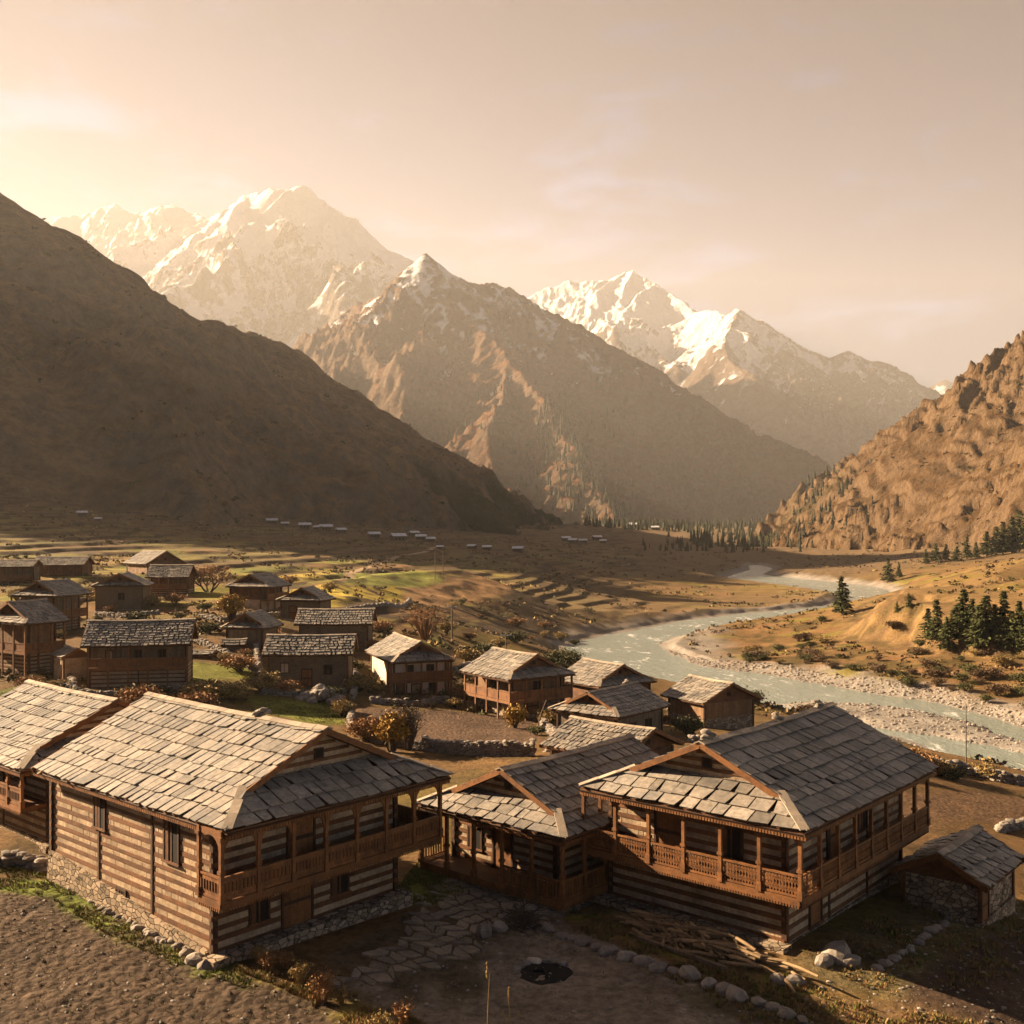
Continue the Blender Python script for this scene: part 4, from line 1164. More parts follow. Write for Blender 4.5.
UL, UR = Vector((-.755, .656, 0)), Vector((.656, .755, 0))
def corner(px, py, z):
    p = W(px, py, z); return (p.x, p.y)
def cornerY(px, Y): return ((px - 512) / FPX * Y, Y)

# the four large houses in front
house('large striped house with sunlit slate roof beside the ploughed field, arched balcony under its gable', corner(227, 832, 5.2), 5.2, 'L', 49, 10.4, 13.8, 2.4, .55, s=1.6, ks=.50,
      bal=('front', 'right'), storey2=2.25, det=2, plinth=.0, course=.72, sl=(.34, .62), arches=True, lattice=False, baldepth=1.25, rseed=11,
      doors=[('front', .42, .15, 1.25, 1.75), ('front', .44, 2.3, 1.1, 2.0)],
      win=[('front', .22, .75, .7, .85), ('front', .66, .8, .7, .85), ('left', .22, 2.75, .85, 1.35), ('left', .66, 3.0, .75, 1.15), ('left', .52, .3, .6, .6)], stones_on_ridge=[(5.4, .9)], side_plinth=1.35)
house('large dark roofed house with lattice balcony on two sides, firewood heaped against its wall', corner(805, 833, 4.7), 4.7, 'R', -41, 9.65, 12.9, 2.2, .05, s=1.5, ks=.5,
      bal=('front', 'right'), storey2=2.2, det=2, plinth=0, course=.66, sl=(.42, .85), rseed=23, baldepth=1.1,
      doors=[('front', .36, 2.25, 1.1, 1.95), ('right', .22, .2, .9, 1.6), ('right', .36, 2.3, .9, 1.7)],
      win=[('right', .62, 1.1, .75, .8), ('right', .62, 2.8, .8, 1.0), ('front', .72, 2.8, .8, 1.0)], stones_on_ridge=[(11.6, 1.0), (1.7, 1.1), (7.4, .8)])
house('low house with a railed verandah, tucked between the two large balcony houses', corner(564, 839.6, 3.1), 3.1, 'R', -41, 8.2, 10.4, 1.9, .05, s=1.2, ks=.5,
      bal=('front', 'right'), storey2=.45, det=2, plinth=.35, course=.60, sl=(.36, .62), rseed=37, baldepth=1.5, lattice=False, open_rail=True, rail=(.55, 1),
      doors=[('front', .5, .5, 1.0, 1.7)], win=[('front', .22, 1.1, .7, .8)], upper='striped')
house('large sunlit slate roofed house cut by the left edge, next to the ploughed field', cornerY(20, 46.0), 4.45, 'L', 49, 10.2, 10.4, 2.35, .75, s=1.3, ks=.5,
      bal=('left',), storey2=1.9, det=2, plinth=.1, course=.60, sl=(.24, .5), rseed=41, lattice=False, baldepth=1.2, win=[('left', .3, 2.6, .8, 1.0)])

G2 = 'slate roofed timber houses of the village'
house('white walled two storey house facing the small ploughed plot', cornerY(392, 100), 2.35, 'L', 21.8, 6.3, 10.5, 1.75, -1.5, s=1.2, bal=('front',), storey2=2.0, upper='white', lower='white', rseed=51,
      course=.6, win=[('front', .3, 2.5, .6, .8), ('front', .7, 2.5, .6, .8), ('front', .75, .6, .7, .9), ('front', .42, .6, .8, .9)], doors=[('front', .12, .1, .7, 1.5)], baldepth=.9)
house('dark timber house with balcony on two sides, right of the white walled house', cornerY(509, 92), 1.8, 'L', 36, 7.6, 7.8, 1.9, -1.7, s=1.2, bal=('front', 'left'), storey2=1.55, upper='planks', lower='masonry', rseed=53,
      course=.6, win=[('front', .5, 2.1, .7, .8), ('left', .5, 2.1, .7, .8)], doors=[('front', .4, .1, 1.1, 1.3)])
house('house half hidden behind the dark roofed house, by the river bank', cornerY(599, 98), .3, 'L', 36, 7.5, 6.8, 1.75, -2.6, s=1.0, upper='planks', rseed=55, course=.55, win=[('front', .5, 1.0, .6, .8)])
house('small dark roofed house with sunlit gable skirt, left of the river edge plank house', cornerY(618, 82), .3, 'R', -39, 6.8, 8.0, 1.6, -2.6, s=1.0, upper='planks', rseed=57, course=.5, sl=(.3, .6),
      win=[('right', .35, 1.1, .8, .9), ('right', .7, 1.1, .8, .9), ('front', .5, 1.1, .8, .9)], stones_on_ridge=[(6.4, 1.0)])
house('plank walled house on the river edge with stone lower wall', cornerY(703.6, 95), -.75, 'L', 29.8, 7.0, 6.2, 1.6, -3.5, s=0, upper='planks', lower='masonry', storey2=1.2, rseed=59, course=.5)
house('low roof of narrow sunlit slates behind the verandah house', (6.99, 65.4), .69, 'L', 49, 6.9, 6.8, 1.38, -1.9, s=0, upper='planks', rseed=61, course=.55, sl=(.25, .45), rough=1.6)
house('broad two storey house with grey slate roof facing forward, behind the sunlit roofs', cornerY(80.5, 92), 4.8, 'R', -79, 6.4, 9.3, 1.95, .8, s=0, bal=('right',), storey2=2.0, upper='planks', rseed=63, course=.36, sl=(.3, .55), rough=1.5,
      win=[('right', .2, 2.5, .5, .9), ('right', .75, 2.5, .5, .9), ('right', .5, 2.5, .5, .9)], baldepth=.9)
house('mud walled house with a rough patched slate roof left of the white walled house', cornerY(262, 100), 3.1, 'R', -87, 5.6, 8.6, 1.6, -.1, s=0, upper='mud', rseed=65, course=.42, sl=(.3, .6), rough=2.0, win=[('right', .2, 1.5, .7, .8), ('right', .75, 1.3, .7, .8)], doors=[('right', .48, .1, .9, 1.6)])
house('house with low slate roof just behind the mud walled house', cornerY(294, 119), 4.3, 'R', -88, 6.2, 8.8, 1.5, 1.2, s=0, upper='mud', rseed=67, course=.5, sl=(.25, .5), rough=1.6, doors=[('right', .8, .1, 1.0, 1.7)], win=[('right', .3, 1.2, .7, .8)])
house('small brown gabled house below the yellow bush', cornerY(265, 115), 4.2, 'R', -9, 5.2, 5.4, 1.6, 1.4, s=.8, upper='planks', rseed=69, course=.45, win=[('front', .5, 1.0, .6, .7)])
house('little house with dark hipped roof in front of the yellow fields', cornerY(322, 138), 5.7, 'R', -10, 6.4, 5.2, 1.6, 3.2, s=1.0, upper='mud', rseed=71, course=.5, doors=[('front', .3, .1, .9, 1.6)])
house('pale walled house under the leafless golden tree', cornerY(268, 145), 7.1, 'R', -18, 6.9, 6.4, 1.65, 3.8, s=1.0, bal=('right',), storey2=1.5, upper='planks', lower='infill', rseed=73, course=.5)
house('square grey house with steep light edged gable', cornerY(91, 150), 7.0, 'L', 8, 7.5, 6.4, 1.7, 3.6, s=.7, upper='mud', lower='mud', rseed=75, course=.5, win=[('front', .55, 1.4, .8, .9)])
house('house with bright tan roof farthest back on the left terraces', cornerY(146, 200), 8.5, 'L', 46, 8.4, 9.5, 2.4, 4.5, s=0, upper='planks', rseed=77, course=.6)
house('house with small grey roof on stilts beside the golden tree', cornerY(145, 165), 7.6, 'R', -88, 5.6, 6.8, 1.8, 4.4, s=0, bal=('right',), storey2=1.3, upper='planks', rseed=79, course=.4)
house('wide brown plank house with dark hipped gable, behind the broad two storey house', cornerY(56, 128), 6.9, 'R', -14, 6.6, 6.8, 1.75, 2.6, s=1.0, bal=('front', 'right'), storey2=1.7, upper='planks', rseed=81, course=.5)
house('tall timber house cut by the left edge, posts under its jutting eave', cornerY(24, 98), 6.2, 'R', -32, 7.5, 4.8, 1.9, .9, s=1.0, bal=('right', 'front'), storey2=2.6, upper='planks', rseed=83, course=.5)
house('long low brown barn on the upper left terraces', cornerY(31, 190), 8.7, 'R', -87, 6.0, 9.4, 1.4, 6.0, s=0, upper='planks', rseed=85, course=.5)
house('low shed with pale eave boards at the left edge, next to the long barn', cornerY(-16, 180), 8.7, 'R', -86, 5.0, 8.2, 1.1, 5.8, s=0, bal=('right',), storey2=.6, upper='planks', rseed=87, course=.5)
house('small stone goat shed with sagging dark slates, right of the lattice balcony house', cornerY(987, 40.5), 1.15, 'R', -41, 3.7, 4.9, .95, -.35, s=0, upper='masonry', det=1, rseed=89, course=.45, sl=(.3, .65), rough=2.2, name='stone_shed', ovh=.35, doors=[('right', .1, .05, .75, 1.15)])
house('tiny plank shed with flat light roof on the bright grass', cornerY(181, 108), 2.2, 'R', -88, 2.6, 3.2, .25, .1, s=0, upper='planks', det=0, rseed=91, course=.6, name='plank_shed', ovh=.15)
house('tiny shed with sunlit round topped roof behind the plank shed', cornerY(221, 113), 2.6, 'R', -80, 2.4, 2.6, .5, .9, s=0, upper='mud', det=0, rseed=93, course=.6, name='plank_shed', ovh=.2)
house('narrow hut with bright gable wall beside the broad two storey house', cornerY(62, 96), 3.3, 'L', 40, 2.8, 3.4, .7, .8, s=0, upper='infill', det=0, rseed=95, course=.5, name='plank_shed', ovh=.2)

# ------------------------------------------------------------------ trees and shrubs
def leaf_quads(mb, c, nrm_bias, size, k, mat, spread, rng):
    for _ in range(k):
        p = Vector(c) + Vector((rng.gauss(0, spread), rng.gauss(0, spread), rng.gauss(0, spread * .6)))
        d = Vector((rng.gauss(0, 1), rng.gauss(0, 1), rng.gauss(0, .6)))
        if d.length < .1: continue
        d.normalize(); e = d.cross(Vector((rng.gauss(0, 1), rng.gauss(0, 1), rng.gauss(0, 1)))).normalized()
        s = size * rng.uniform(.6, 1.3)
        mb.add([p - d * s, p + e * s * .5, p + d * s, p - e * s * .5], [(0, 1, 2, 3)], mat, rng.uniform(.55, 1.5))

def conifer(name, label, cat, h, seed, loc, wide=.24, group=None):
    rng = random.Random(seed)
    r = thing(name, label, cat, loc, 0, group)
    mb = MB(seed); mb.tube([(0, 0, -.5), (0, 0, h * .4), (0, 0, h * .97)], [h * .022, h * .014, h * .002], 'bark', 7); mb.build('trunk', r)
    cr = MB(seed + 1); nw = int(h * 2.5)
    for i in range(nw):
        t = i / nw; z = h * (.10 + .88 * t); rad = h * wide * (1 - t) ** .85 * rng.uniform(.75, 1.15) + .12
        for j in range(max(4, int(9 - 4 * t))):
            if rng.random() < .06: continue
            a = rng.uniform(0, 6.283); ln = rad * rng.uniform(.65, 1.15); dx, dy = math.cos(a), math.sin(a)
            n_ = max(3, int(ln / .28))
            for q in range(n_):
                u = (q + .6) / n_
                c = (dx * ln * u, dy * ln * u, z - ln * .22 * u * u + .14 * ln * u)
                for _ in range(3):
                    o_ = Vector((rng.gauss(0, .14), rng.gauss(0, .14), rng.gauss(0, .08)))
                    d = Vector((dx + rng.gauss(0, .5), dy + rng.gauss(0, .5), -.25 + rng.gauss(0, .25))).normalized()
                    e = d.cross(Vector((rng.gauss(0, .5), rng.gauss(0, .5), 1))).normalized()
                    s = .46 * rng.uniform(.7, 1.3); p = Vector(c) + o_
                    cr.add([p - d * s * .6, p + e * s * .38, p + d * s, p - e * s * .38], [(0, 1, 2, 3)], 'needle', rng.uniform(.5, 1.6))
    cr.build('crown', r)
    return r

def shrub(name, label, cat, seed, loc, h, w, mat, dens=1.0, leafy=True, group=None):
    rng = random.Random(seed)
    r = thing(name, label, cat, loc, rng.uniform(0, 6), group)
    st = MB(seed); cr = MB(seed + 1)
    for i in range(int(14 * dens) + 4):
        a = rng.uniform(0, 6.283); rr = w * rng.uniform(.1, .55); hh = h * rng.uniform(.55, 1.0) * (1 - .35 * rr / w)
        tip = Vector((math.cos(a) * rr, math.sin(a) * rr, hh)); mid = tip * .5 + Vector((rng.gauss(0, .06), rng.gauss(0, .06), hh * .08)) * w
        st.tube([(tip.x * .1, tip.y * .1, -.15), mid, tip], [.018 * h + .006, .010 * h + .004, .003 + .002 * h], 'bark' if leafy else mat, 4)
        if leafy:
            for u in (.45, .65, .82, .98):
                c = mid.lerp(tip, (u - .4) / .6) if u > .4 else mid
                leaf_quads(cr, c, None, .07 * h ** .5 + .03, int(9 * dens), mat, .11 * w + .03, rng)
        else:
            for _ in range(5):
                b = mid.lerp(tip, rng.uniform(0, .9)); e = b + Vector((rng.gauss(0, .14) * w, rng.gauss(0, .14) * w, rng.uniform(.05, .22) * h))
                cr.tube([b, e], [.006 + .003 * h, .002 + .001 * h], mat, 3)
                leaf_quads(cr, e, None, .03 + .02 * h, 2, mat, .03, rng)
    st.build('stem', r)
    if cr.v: cr.build('crown', r)
    return r

def bare_tree(name, label, seed, loc, h, leaf, group=None):
    rng = random.Random(seed)
    r = thing(name, label, 'tree', loc, 0, group)
    tr = MB(seed); cr = MB(seed + 1)
    def grow(p, d, ln, rad, lvl):
        q = p + d * ln
        m_ = p + d * ln * .5 + Vector((rng.gauss(0, .05), rng.gauss(0, .05), 0)) * ln
        (tr if lvl < 3 else cr).tube([p, m_, q], [rad, rad * .82, rad * .62], 'bark' if lvl < 3 else leaf, 6 if lvl < 2 else 3)
        if lvl >= 4:
            leaf_quads(cr, q, None, .16, 3, leaf, .28, rng); return
        for _ in range(3 if lvl < 4 else 2):
            nd = (d + Vector((rng.gauss(0, .55), rng.gauss(0, .55), rng.gauss(.12, .3)))).normalized()
            grow(q, nd, ln * rng.uniform(.62, .85), rad * .6, lvl + 1)
    for k in range(4):
        a = k * 1.7 + .4; grow(Vector((math.cos(a) * .15, math.sin(a) * .15, -.3)), Vector((math.cos(a) * .75, math.sin(a) * .6, .8)).normalized(), h * .20, h * .026, 0)
    tr.build('trunk', r); cr.build('crown', r)
    return r

# the conifers of the right bank: trunk foot pixel, height in pixels
CON = 'conifers scattered on the right bank hillock'
con_protos = [conifer('conifer_tree', 'proto', 'tree', 9.0, 100 + i, (0, 0, 0), wide=(.27, .34, .22, .30, .38)[i], group=CON) for i in range(5)]
spots = [(842, 614, 40, 'tall lone conifer at the river bend, left foot of the orange hillock'), (888, 582, 25, 'dark conifer at the upper left rim of the hillock'), (899, 577, 14, None),
         (926, 564, 16, None), (936, 562, 20, None), (946, 561, 18, None), (957, 561, 16, None), (967, 559, 24, None), (976, 558, 17, None), (987, 556, 26, None), (996, 555, 30, None), (1003, 554, 34, None), (1012, 553, 38, None), (1019, 552, 44, None), (1028, 551, 40, None), (1040, 552, 40, None),
         (928, 640, 34, None), (937, 641, 44, None), (947, 650, 36, None), (955, 638, 34, None), (963, 636, 50, None), (972, 636, 40, None), (979, 648, 46, None), (986, 642, 50, None), (995, 636, 34, None), (1004, 636, 48, None), (1012, 648, 40, None), (1019, 644, 46, None), (1030, 642, 50, None), (1041, 646, 46, None), (909, 606, 15, None), (897, 612, 12, None)]
used = [False] * 5
for i, (px, py, hp, lab) in enumerate(spots):
    g = gp(px, py); hh = hp / FPX * g.y * 1.0
    k = 0 if i == 0 else i % 5
    row = 'upper' if py < 600 else 'lower'
    lab = lab or ('dark green conifer in the row along the upper rim of the orange hillock' if row == 'upper' else 'dark green conifer in the clump on the lower face of the orange hillock')
    gr_ = CON if lab.startswith(('tall', 'dark conifer')) else ('conifers along the hillock rim' if row == 'upper' else 'conifers on the hillock face')
    sc = hh / 9.0
    wd = sc * random.Random(i).uniform(.85, 1.25)
    if not used[k]:
        o = con_protos[k]; used[k] = True; o.location = g - Vector((0, 0, .2)); o.scale = (wd, wd, sc); o['label'] = lab; o['group'] = gr_
    else: copy_thing(con_protos[k], g - Vector((0, 0, .2)), i * 1.7, (wd, wd, sc), lab, gr_)

# scrub on the right bank
sp_ = [shrub('shrub', 'low dark green shrub on the flat right bank of the river', 'shrub', 200 + i, (0, 0, 0), 1.5, 2.4, ('leaf_green', 'brown_twig', 'dry')[i], 1.6, group='shrubs on the right river bank') for i in range(3)]
rng = random.Random(4)
lab3 = ['low dark green shrub on the flat right bank of the river', 'dull brown shrub on the flat right bank of the river', 'straw coloured shrub on the flat right bank of the river']
used3 = [False] * 3; tries = 0; nsh = 0
while nsh < 85 and tries < 3000:
    tries += 1
    px, py = rng.uniform(690, 1060), rng.uniform(612, 730)
    p = gp(px, py)
    if px > 825 and py < 652 and rng.random() < .8: continue
    if not (125 < p.y < 330) or p.z < -8.3 or (py < 640 and px < 800): continue
    if poly_sdf(np.array([p.x]), np.array([p.y]), RIVER)[0] < 3: continue
    k = rng.choice((0, 0, 0, 1, 1, 2)); sc = rng.uniform(.35, 1.1)
    if not used3[k]: o = sp_[k]; used3[k] = True; o.location = p; o.scale = (sc,) * 3
    else: copy_thing(sp_[k], p, rng.uniform(0, 6), (sc * rng.uniform(.9, 1.7), sc * rng.uniform(.9, 1.5), sc), lab3[k], 'shrubs on the right river bank')
    nsh += 1

bare_tree('bare_tree', 'golden leafless spreading tree among the left terrace houses', 5, gp(209, 592), 8.5, 'twig')
shrub('bush', 'round yellow bush beside the small brown gabled house', 'bush', 301, gp(232, 622), 3.6, 2.9, 'leaf_yellow', 3)
shrub('bush', 'yellow and green bush in front of the ploughed plot, by the striped house roof', 'bush', 302, gp(392, 752), 3.0, 2.0, 'leaf_yellow', 2.4)
shrub('bush', 'leafless grey twig bush at the corner of the ploughed plot', 'bush', 303, gp(408, 750), 3.4, 2.6, 'bark', 2.5, False)
shrub('bush', 'rust red bush left of the yellow and green bush', 'bush', 304, gp(366, 742), 1.8, 2.4, 'twig', 2.4)
shrub('bush', 'brown bare thicket on the bluff near the electric pole', 'bush', 305, gp(425, 640), 4.2, 6.5, 'twig', 3.5, False)
shrub('bush', 'olive bush at the river edge behind the balcony house', 'bush', 306, gp(562, 672), 2.6, 5.0, 'leaf_green', 3)
shrub('bush', 'yellowing bush at the foot of the dark timber house', 'bush', 307, gp(515, 728), 1.8, 2.2, 'leaf_yellow', 2)
shrub('bush', 'green bush beside the rubble mound on the bright grass', 'bush', 308, gp(332, 700), 1.2, 1.8, 'leaf_green', 2)
VB = 'brown bushes between the village houses'
vb = [shrub('bush', 'brown bush between the village houses', 'bush', 320 + i, (0, 0, 0), 1.5, 2.2, ('twig', 'leaf_green', 'dry')[i], 1.8, group=VB) for i in range(3)]
vspots = [(70, 628), (98, 622), (152, 606), (176, 604), (205, 610), (196, 622), (268, 640), (284, 648), (246, 700), (212, 690), (150, 700), (60, 690), (30, 690), (352, 672), (360, 690), (372, 648), (388, 632), (414, 610), (470, 640), (485, 655), (455, 708),
          (345, 655), (536, 735), (548, 725), (600, 690), (690, 735), (940, 775), (915, 772), (955, 780), (985, 778), (875, 770), (255, 632), (310, 628), (110, 612), (20, 600), (330, 592), (290, 584), (520, 600), (560, 640), (545, 628), (575, 645), (500, 648), (440, 668), (462, 672), (490, 668), (422, 655), (405, 655)]
lb = ['rust brown bush between the village houses', 'dull green bush between the village houses', 'straw coloured bush between the village houses']
for i, (px, py) in enumerate(vspots):
    p = gp(px, py); k = i % 3; sc = rng.uniform(.45, 1.15)
    if i < 3: o = vb[k]; o.location = p; o.scale = (sc,) * 3; o['label'] = lb[k]
    else: copy_thing(vb[k], p, rng.uniform(0, 6), (sc * 1.3, sc * 1.1, sc), lb[k], VB)
k = 0; tries = 0
while k < 70 and tries < 4000:
    tries += 1
    p = gp(rng.uniform(0, 600), rng.uniform(575, 735))
    if not 60 < p.y < 230 or any(math.hypot(p.x - hx, p.y - hy) < hr for hx, hy, hr in HOUSES) or poly_sdf(np.array([p.x]), np.array([p.y]), RIVER)[0] < 2: continue
    if 352 < 512 + FPX * p.x / p.y < 540 and p.y < 100: continue
    q = rng.randint(0, 2); sc = rng.uniform(.35, 1.3)
    copy_thing(vb[q], p, rng.uniform(0, 6), (sc * rng.uniform(.9, 1.5), sc * rng.uniform(.9, 1.4), sc), lb[q], VB); k += 1
NB = 'dry twig shrubs along the field edge'
for i, (px, py, h) in enumerate([(268, 972, .75), (300, 985, .8), (322, 1003, 1.0), (258, 962, .55), (405, 1026, .8), (380, 1034, .7), (285, 968, .6), (342, 1004, .45)]):
    shrub('dry_shrub', 'rusty dry twig shrub on the edge between field and courtyard', 'shrub', 340 + i, gp(px, py), h, h * .9, 'twig' if i % 2 == 0 else 'dry', 2.0, False, NB)
def stalk(label, px, py, h, seed):
    rng = random.Random(seed)
    p = gp(px, py); r = thing('tall_stalk', label, 'plant', p, 0, 'tall dry stalks at the bottom edge')
    mb = MB(seed); mb.tube([(0, 0, -.1), (rng.gauss(0, .02), 0, h * .5), (rng.gauss(0, .05), 0, h)], [.016, .013, .006], 'dry', 5); mb.build('stem', r)
    mb = MB(seed + 1)
    mb.tube([(0, 0, h * .93)] + [(rng.gauss(0, .012), rng.gauss(0, .012), h * (.95 + .03 * i)) for i in range(8)], [.012, .03, .022, .034, .02, .03, .018, .022, .004], 'dry', 6)
    mb.build('seed_head', r)
stalk('tallest dry stalk at the bottom edge of the photo', 487, 1046, 2.1, 1)
stalk('thin dry stalk just right of the tallest stalk', 509, 1046, 1.5, 2)
stalk('short leaning dry stalk between the taller stalks', 503, 1046, .9, 3)
stalk('short dry stalk at the right of the stalk cluster', 519, 1046, .85, 4)

# ------------------------------------------------------------------ far forests
def forest(name, pts, seed):
    mb = MB(seed); rng = random.Random(seed)
    for (x, y, z, h) in pts:
        r = h * rng.uniform(.16, .24); tint = rng.uniform(.6, 1.5); k = 5
        for lv, (za, zb2, rr) in enumerate(((.08, .55, 1.0), (.38, .8, .72), (.62, 1.02, .42))):
            a0 = rng.uniform(0, 6)
            v = [(x + math.cos(a0 + j * 6.283 / k) * r * rr * rng.uniform(.7, 1.2), y + math.sin(a0 + j * 6.283 / k) * r * rr * rng.uniform(.7, 1.2), z + h * za * rng.uniform(.9, 1.1)) for j in range(k)] + [(x, y, z + h * zb2)]
            mb.add(v, [(j, (j + 1) % k, k) for j in range(k)], 'far_needle', tint)
    o = mb.build(name); o['kind'] = 'stuff'
    return o
def scatter(surf, n_, seed, test, h0, h1):
    X, Y, H = surf; rng = np.random.default_rng(seed); out = []
    for _ in range(n_ * 40):
        j = rng.integers(1, X.shape[0] - 1); i = rng.integers(1, X.shape[1] - 1)
        x, y, z = X[j, i], Y[j, i], H[j, i]
        px, py = 512 + FPX * x / y, HOR + (CAM_H - z) * FPX / y
        if test(px, py, x, y, z): out.append((x + rng.normal(0, 3), y + rng.normal(0, 3), z - 1, rng.uniform(h0, h1)))
        if len(out) >= n_: break
    return out
def inpoly(poly):
    P = [tuple(p) for p in poly]
    def t(px, py, *a): return poly_sdf(np.array([px]), np.array([py]), P)[0] < 0
    return t
tm_ = inpoly([(545, 400), (575, 430), (600, 490), (640, 520), (600, 520), (545, 505), (520, 480), (530, 440)])
forest('mountain_forest', scatter(MID, 1700, 3, tm_, 18, 30) + scatter(MID, 350, 4, lambda px, py, x, y, z: 430 < px < 640 and 370 < py < 520 and perlin(np.array([x / 90]), np.array([y / 90]), 4)[0] > .1, 15, 24), 5)
forest('hillside_forest', scatter(RHILL, 420, 6, lambda px, py, x, y, z: 795 < px < 905 and py > 455 + (px - 800) * .15 and py > 470 and y > 900 and perlin(np.array([x / 40]), np.array([y / 40]), 4)[0] > -.25, 9, 16)
       + scatter(RHILL, 14, 7, lambda px, py, x, y, z: 935 < px < 1024 and abs(py - (394 - (px - 945) * .63)) < 5, 5, 8), 8)
pts = []
rr = np.random.default_rng(9)
for _ in range(620):
    px = rr.uniform(585, 815); base = np.interp(px, [585, 640, 700, 760, 815], [512, 522, 531, 543, 548]); py = base + rr.normal(0, 3.5)
    if py < HOR + 2.5 and px < 690: Y = rr.uniform(1450, 1900)
    else: Y = rr.uniform(1000, 1900)
    x = (px - 512) / FPX * Y
    pts.append((x, Y, gz(x, Y) - 1, rr.uniform(9, 19)))
for _ in range(110):
    px = rr.uniform(640, 830); Y = rr.uniform(850, 1100); x = (px - 512) / FPX * Y
    pts.append((x, Y, gz(x, Y) - 1, rr.uniform(5, 11)))
forest('valley_forest', pts, 10)

# ------------------------------------------------------------------ stones, paths, walls
def dry_wall(label, pxs, h=.8, w=.5, seed=1, size=.28):
    pts = [gp(*p) for p in pxs]; mb = MB(seed); rng = random.Random(seed)
    for a, b in zip(pts[:-1], pts[1:]):
        ln = (b - a).length; d = (b - a) / ln; nrm = Vector((-d.y, d.x, 0)); u = 0
        while u < ln:
            step = size * rng.uniform(.8, 1.5)
            p = a + d * u; z0 = gz(p.x, p.y); hh = h * rng.uniform(.7, 1.1); z = z0 - .15
            while z < z0 + hh:
                t = size * rng.uniform(.5, .9); o = nrm * rng.gauss(0, w * .12)
                mb.rock((p.x + o.x, p.y + o.y, z + t * .4), step * .72, w * .62, t * .62, 'stone', None, rng.randint(0, 99)); z += t * .8
            u += step
    o = mb.build('stone_wall'); return tag(o, label, 'stone wall')
dry_wall('dry stone retaining wall along the front of the ploughed plot', [(424, 750), (470, 756), (533, 756)], .95, .5, 1, .22)
dry_wall('low rubble wall on the left side of the ploughed plot', [(352, 712), (350, 728), (372, 742), (424, 750)], .55, .45, 2, .22)
dry_wall('long rubble wall above the river bank, right of the slim pole', [(905, 768), (960, 772), (1000, 782), (1060, 792)], .8, .6, 3, .3)
dry_wall('low wall running from the stone shed to the right edge', [(1000, 832), (1030, 824), (1080, 812)], .4, .5, 4, .32)
dry_wall('rubble wall below the white walled house', [(372, 703), (420, 706), (448, 702)], .5, .45, 6, .24)
dry_wall('rubble wall beside the rubble mound on the bright grass', [(262, 694), (300, 697), (345, 694)], .5, .45, 7, .24)
dry_wall('rubble wall in front of the broad two storey house', [(62, 690), (90, 698), (150, 698), (185, 690)], .6, .45, 8, .24)
dry_wall('rubble wall under the little houses of the middle terrace', [(190, 640), (240, 664), (262, 676)], .6, .45, 9, .26)
dry_wall('curved wall at the edge of the yellow fields', [(345, 612), (385, 606), (410, 600)], .5, .5, 10, .28)
dry_wall('broken wall behind the ploughed field at the left house corner', [(-20, 868), (15, 866), (50, 872)], .5, .5, 12, .3)

for i, (lab_, pl) in enumerate([('short rubble wall beside the narrow hut with bright gable', [(58, 668), (72, 684), (78, 702)]), ('terrace wall below the square grey house', [(96, 616), (128, 618), (160, 614)]), ('terrace wall below the pale walled house under the golden tree', [(200, 618), (222, 622), (285, 616)]),
        ('rubble wall at the left end of the mud walled house', [(254, 640), (258, 664), (262, 688)]), ('wall stub between the mud walled and the white walled houses', [(352, 664), (358, 684), (352, 700)]), ('rubble wall beside the dark timber house, right of the plot', [(540, 722), (556, 738), (548, 752)]),
        ('terrace wall behind the dark timber house', [(455, 672), (480, 664), (510, 660)]), ('terrace wall on the far left below the long barn', [(20, 602), (60, 606), (96, 600)]), ('low wall along the near river bank behind the plank house', [(560, 676), (640, 700), (690, 716)]), ('rubble wall in front of the river edge plank house', [(690, 742), (730, 746), (768, 738)])]):
    dry_wall(lab_, pl, .55, .45, 40 + i, .3)

def single_stone(px, py, r, seed, label, group, flat=.6):
    p = gp(px, py); mb = MB(seed)
    mb.rock((0, 0, r * .15), r, r * random.Random(seed).uniform(.65, .95), r * flat, 'stone', None, seed)
    o = mb.build('stone'); o.location = p; return tag(o, label, 'stone', group)
rng = random.Random(12)
for i, (px, py, r) in enumerate([(562, 938, .3), (572, 940, .26), (583, 943, .34), (596, 949, .3), (609, 953, .42), (626, 959, .40), (644, 964, .42), (658, 970, .38), (673, 973, .26), (689, 976, .44), (709, 986, .36), (724, 992, .40), (735, 997, .46), (759, 1003, .28), (773, 1009, .3), (787, 1016, .34), (803, 1022, .26)]):
    single_stone(px, py, r, 400 + i, 'pale boulder in the row edging the courtyard in front of the woodpile', 'boulders edging the courtyard', .55)
for i, (px, py, r) in enumerate([(484, 934, .42), (499, 930, .36), (505, 920, .3), (532, 914, .32), (548, 930, .28)]):
    single_stone(px, py, r, 430 + i, 'grey boulder at the end of the flagstone path, by the heap of brushwood', 'boulders at the path end', .8)
for i in range(30):
    t = i / 29; px, py = 62 + 150 * t, 882 + 78 * t + 6 * math.sin(t * 3)
    single_stone(px + rng.uniform(-2, 2), py + rng.uniform(-2, 2), rng.uniform(.14, .26), 440 + i, 'small pale stone in the line along the long wall of the striped house', 'stones lining the striped house', .5)
for i in range(18):
    t = i / 17; px, py = 880 + 68 * t, 970 - 50 * t
    single_stone(px + rng.uniform(-3, 3), py + rng.uniform(-2, 2), rng.uniform(.14, .28), 480 + i, 'small stone in the line crossing the shaded yard beside the lattice balcony house', 'stones lining the shaded yard', .5)
for i, (px, py, r) in enumerate([(195, 962, .5), (186, 955, .35), (205, 968, .4), (178, 948, .3)]):
    single_stone(px, py, r * .7, 500 + i, 'angular rock piled at the near corner of the striped house', 'rocks at the striped house corner', .8)
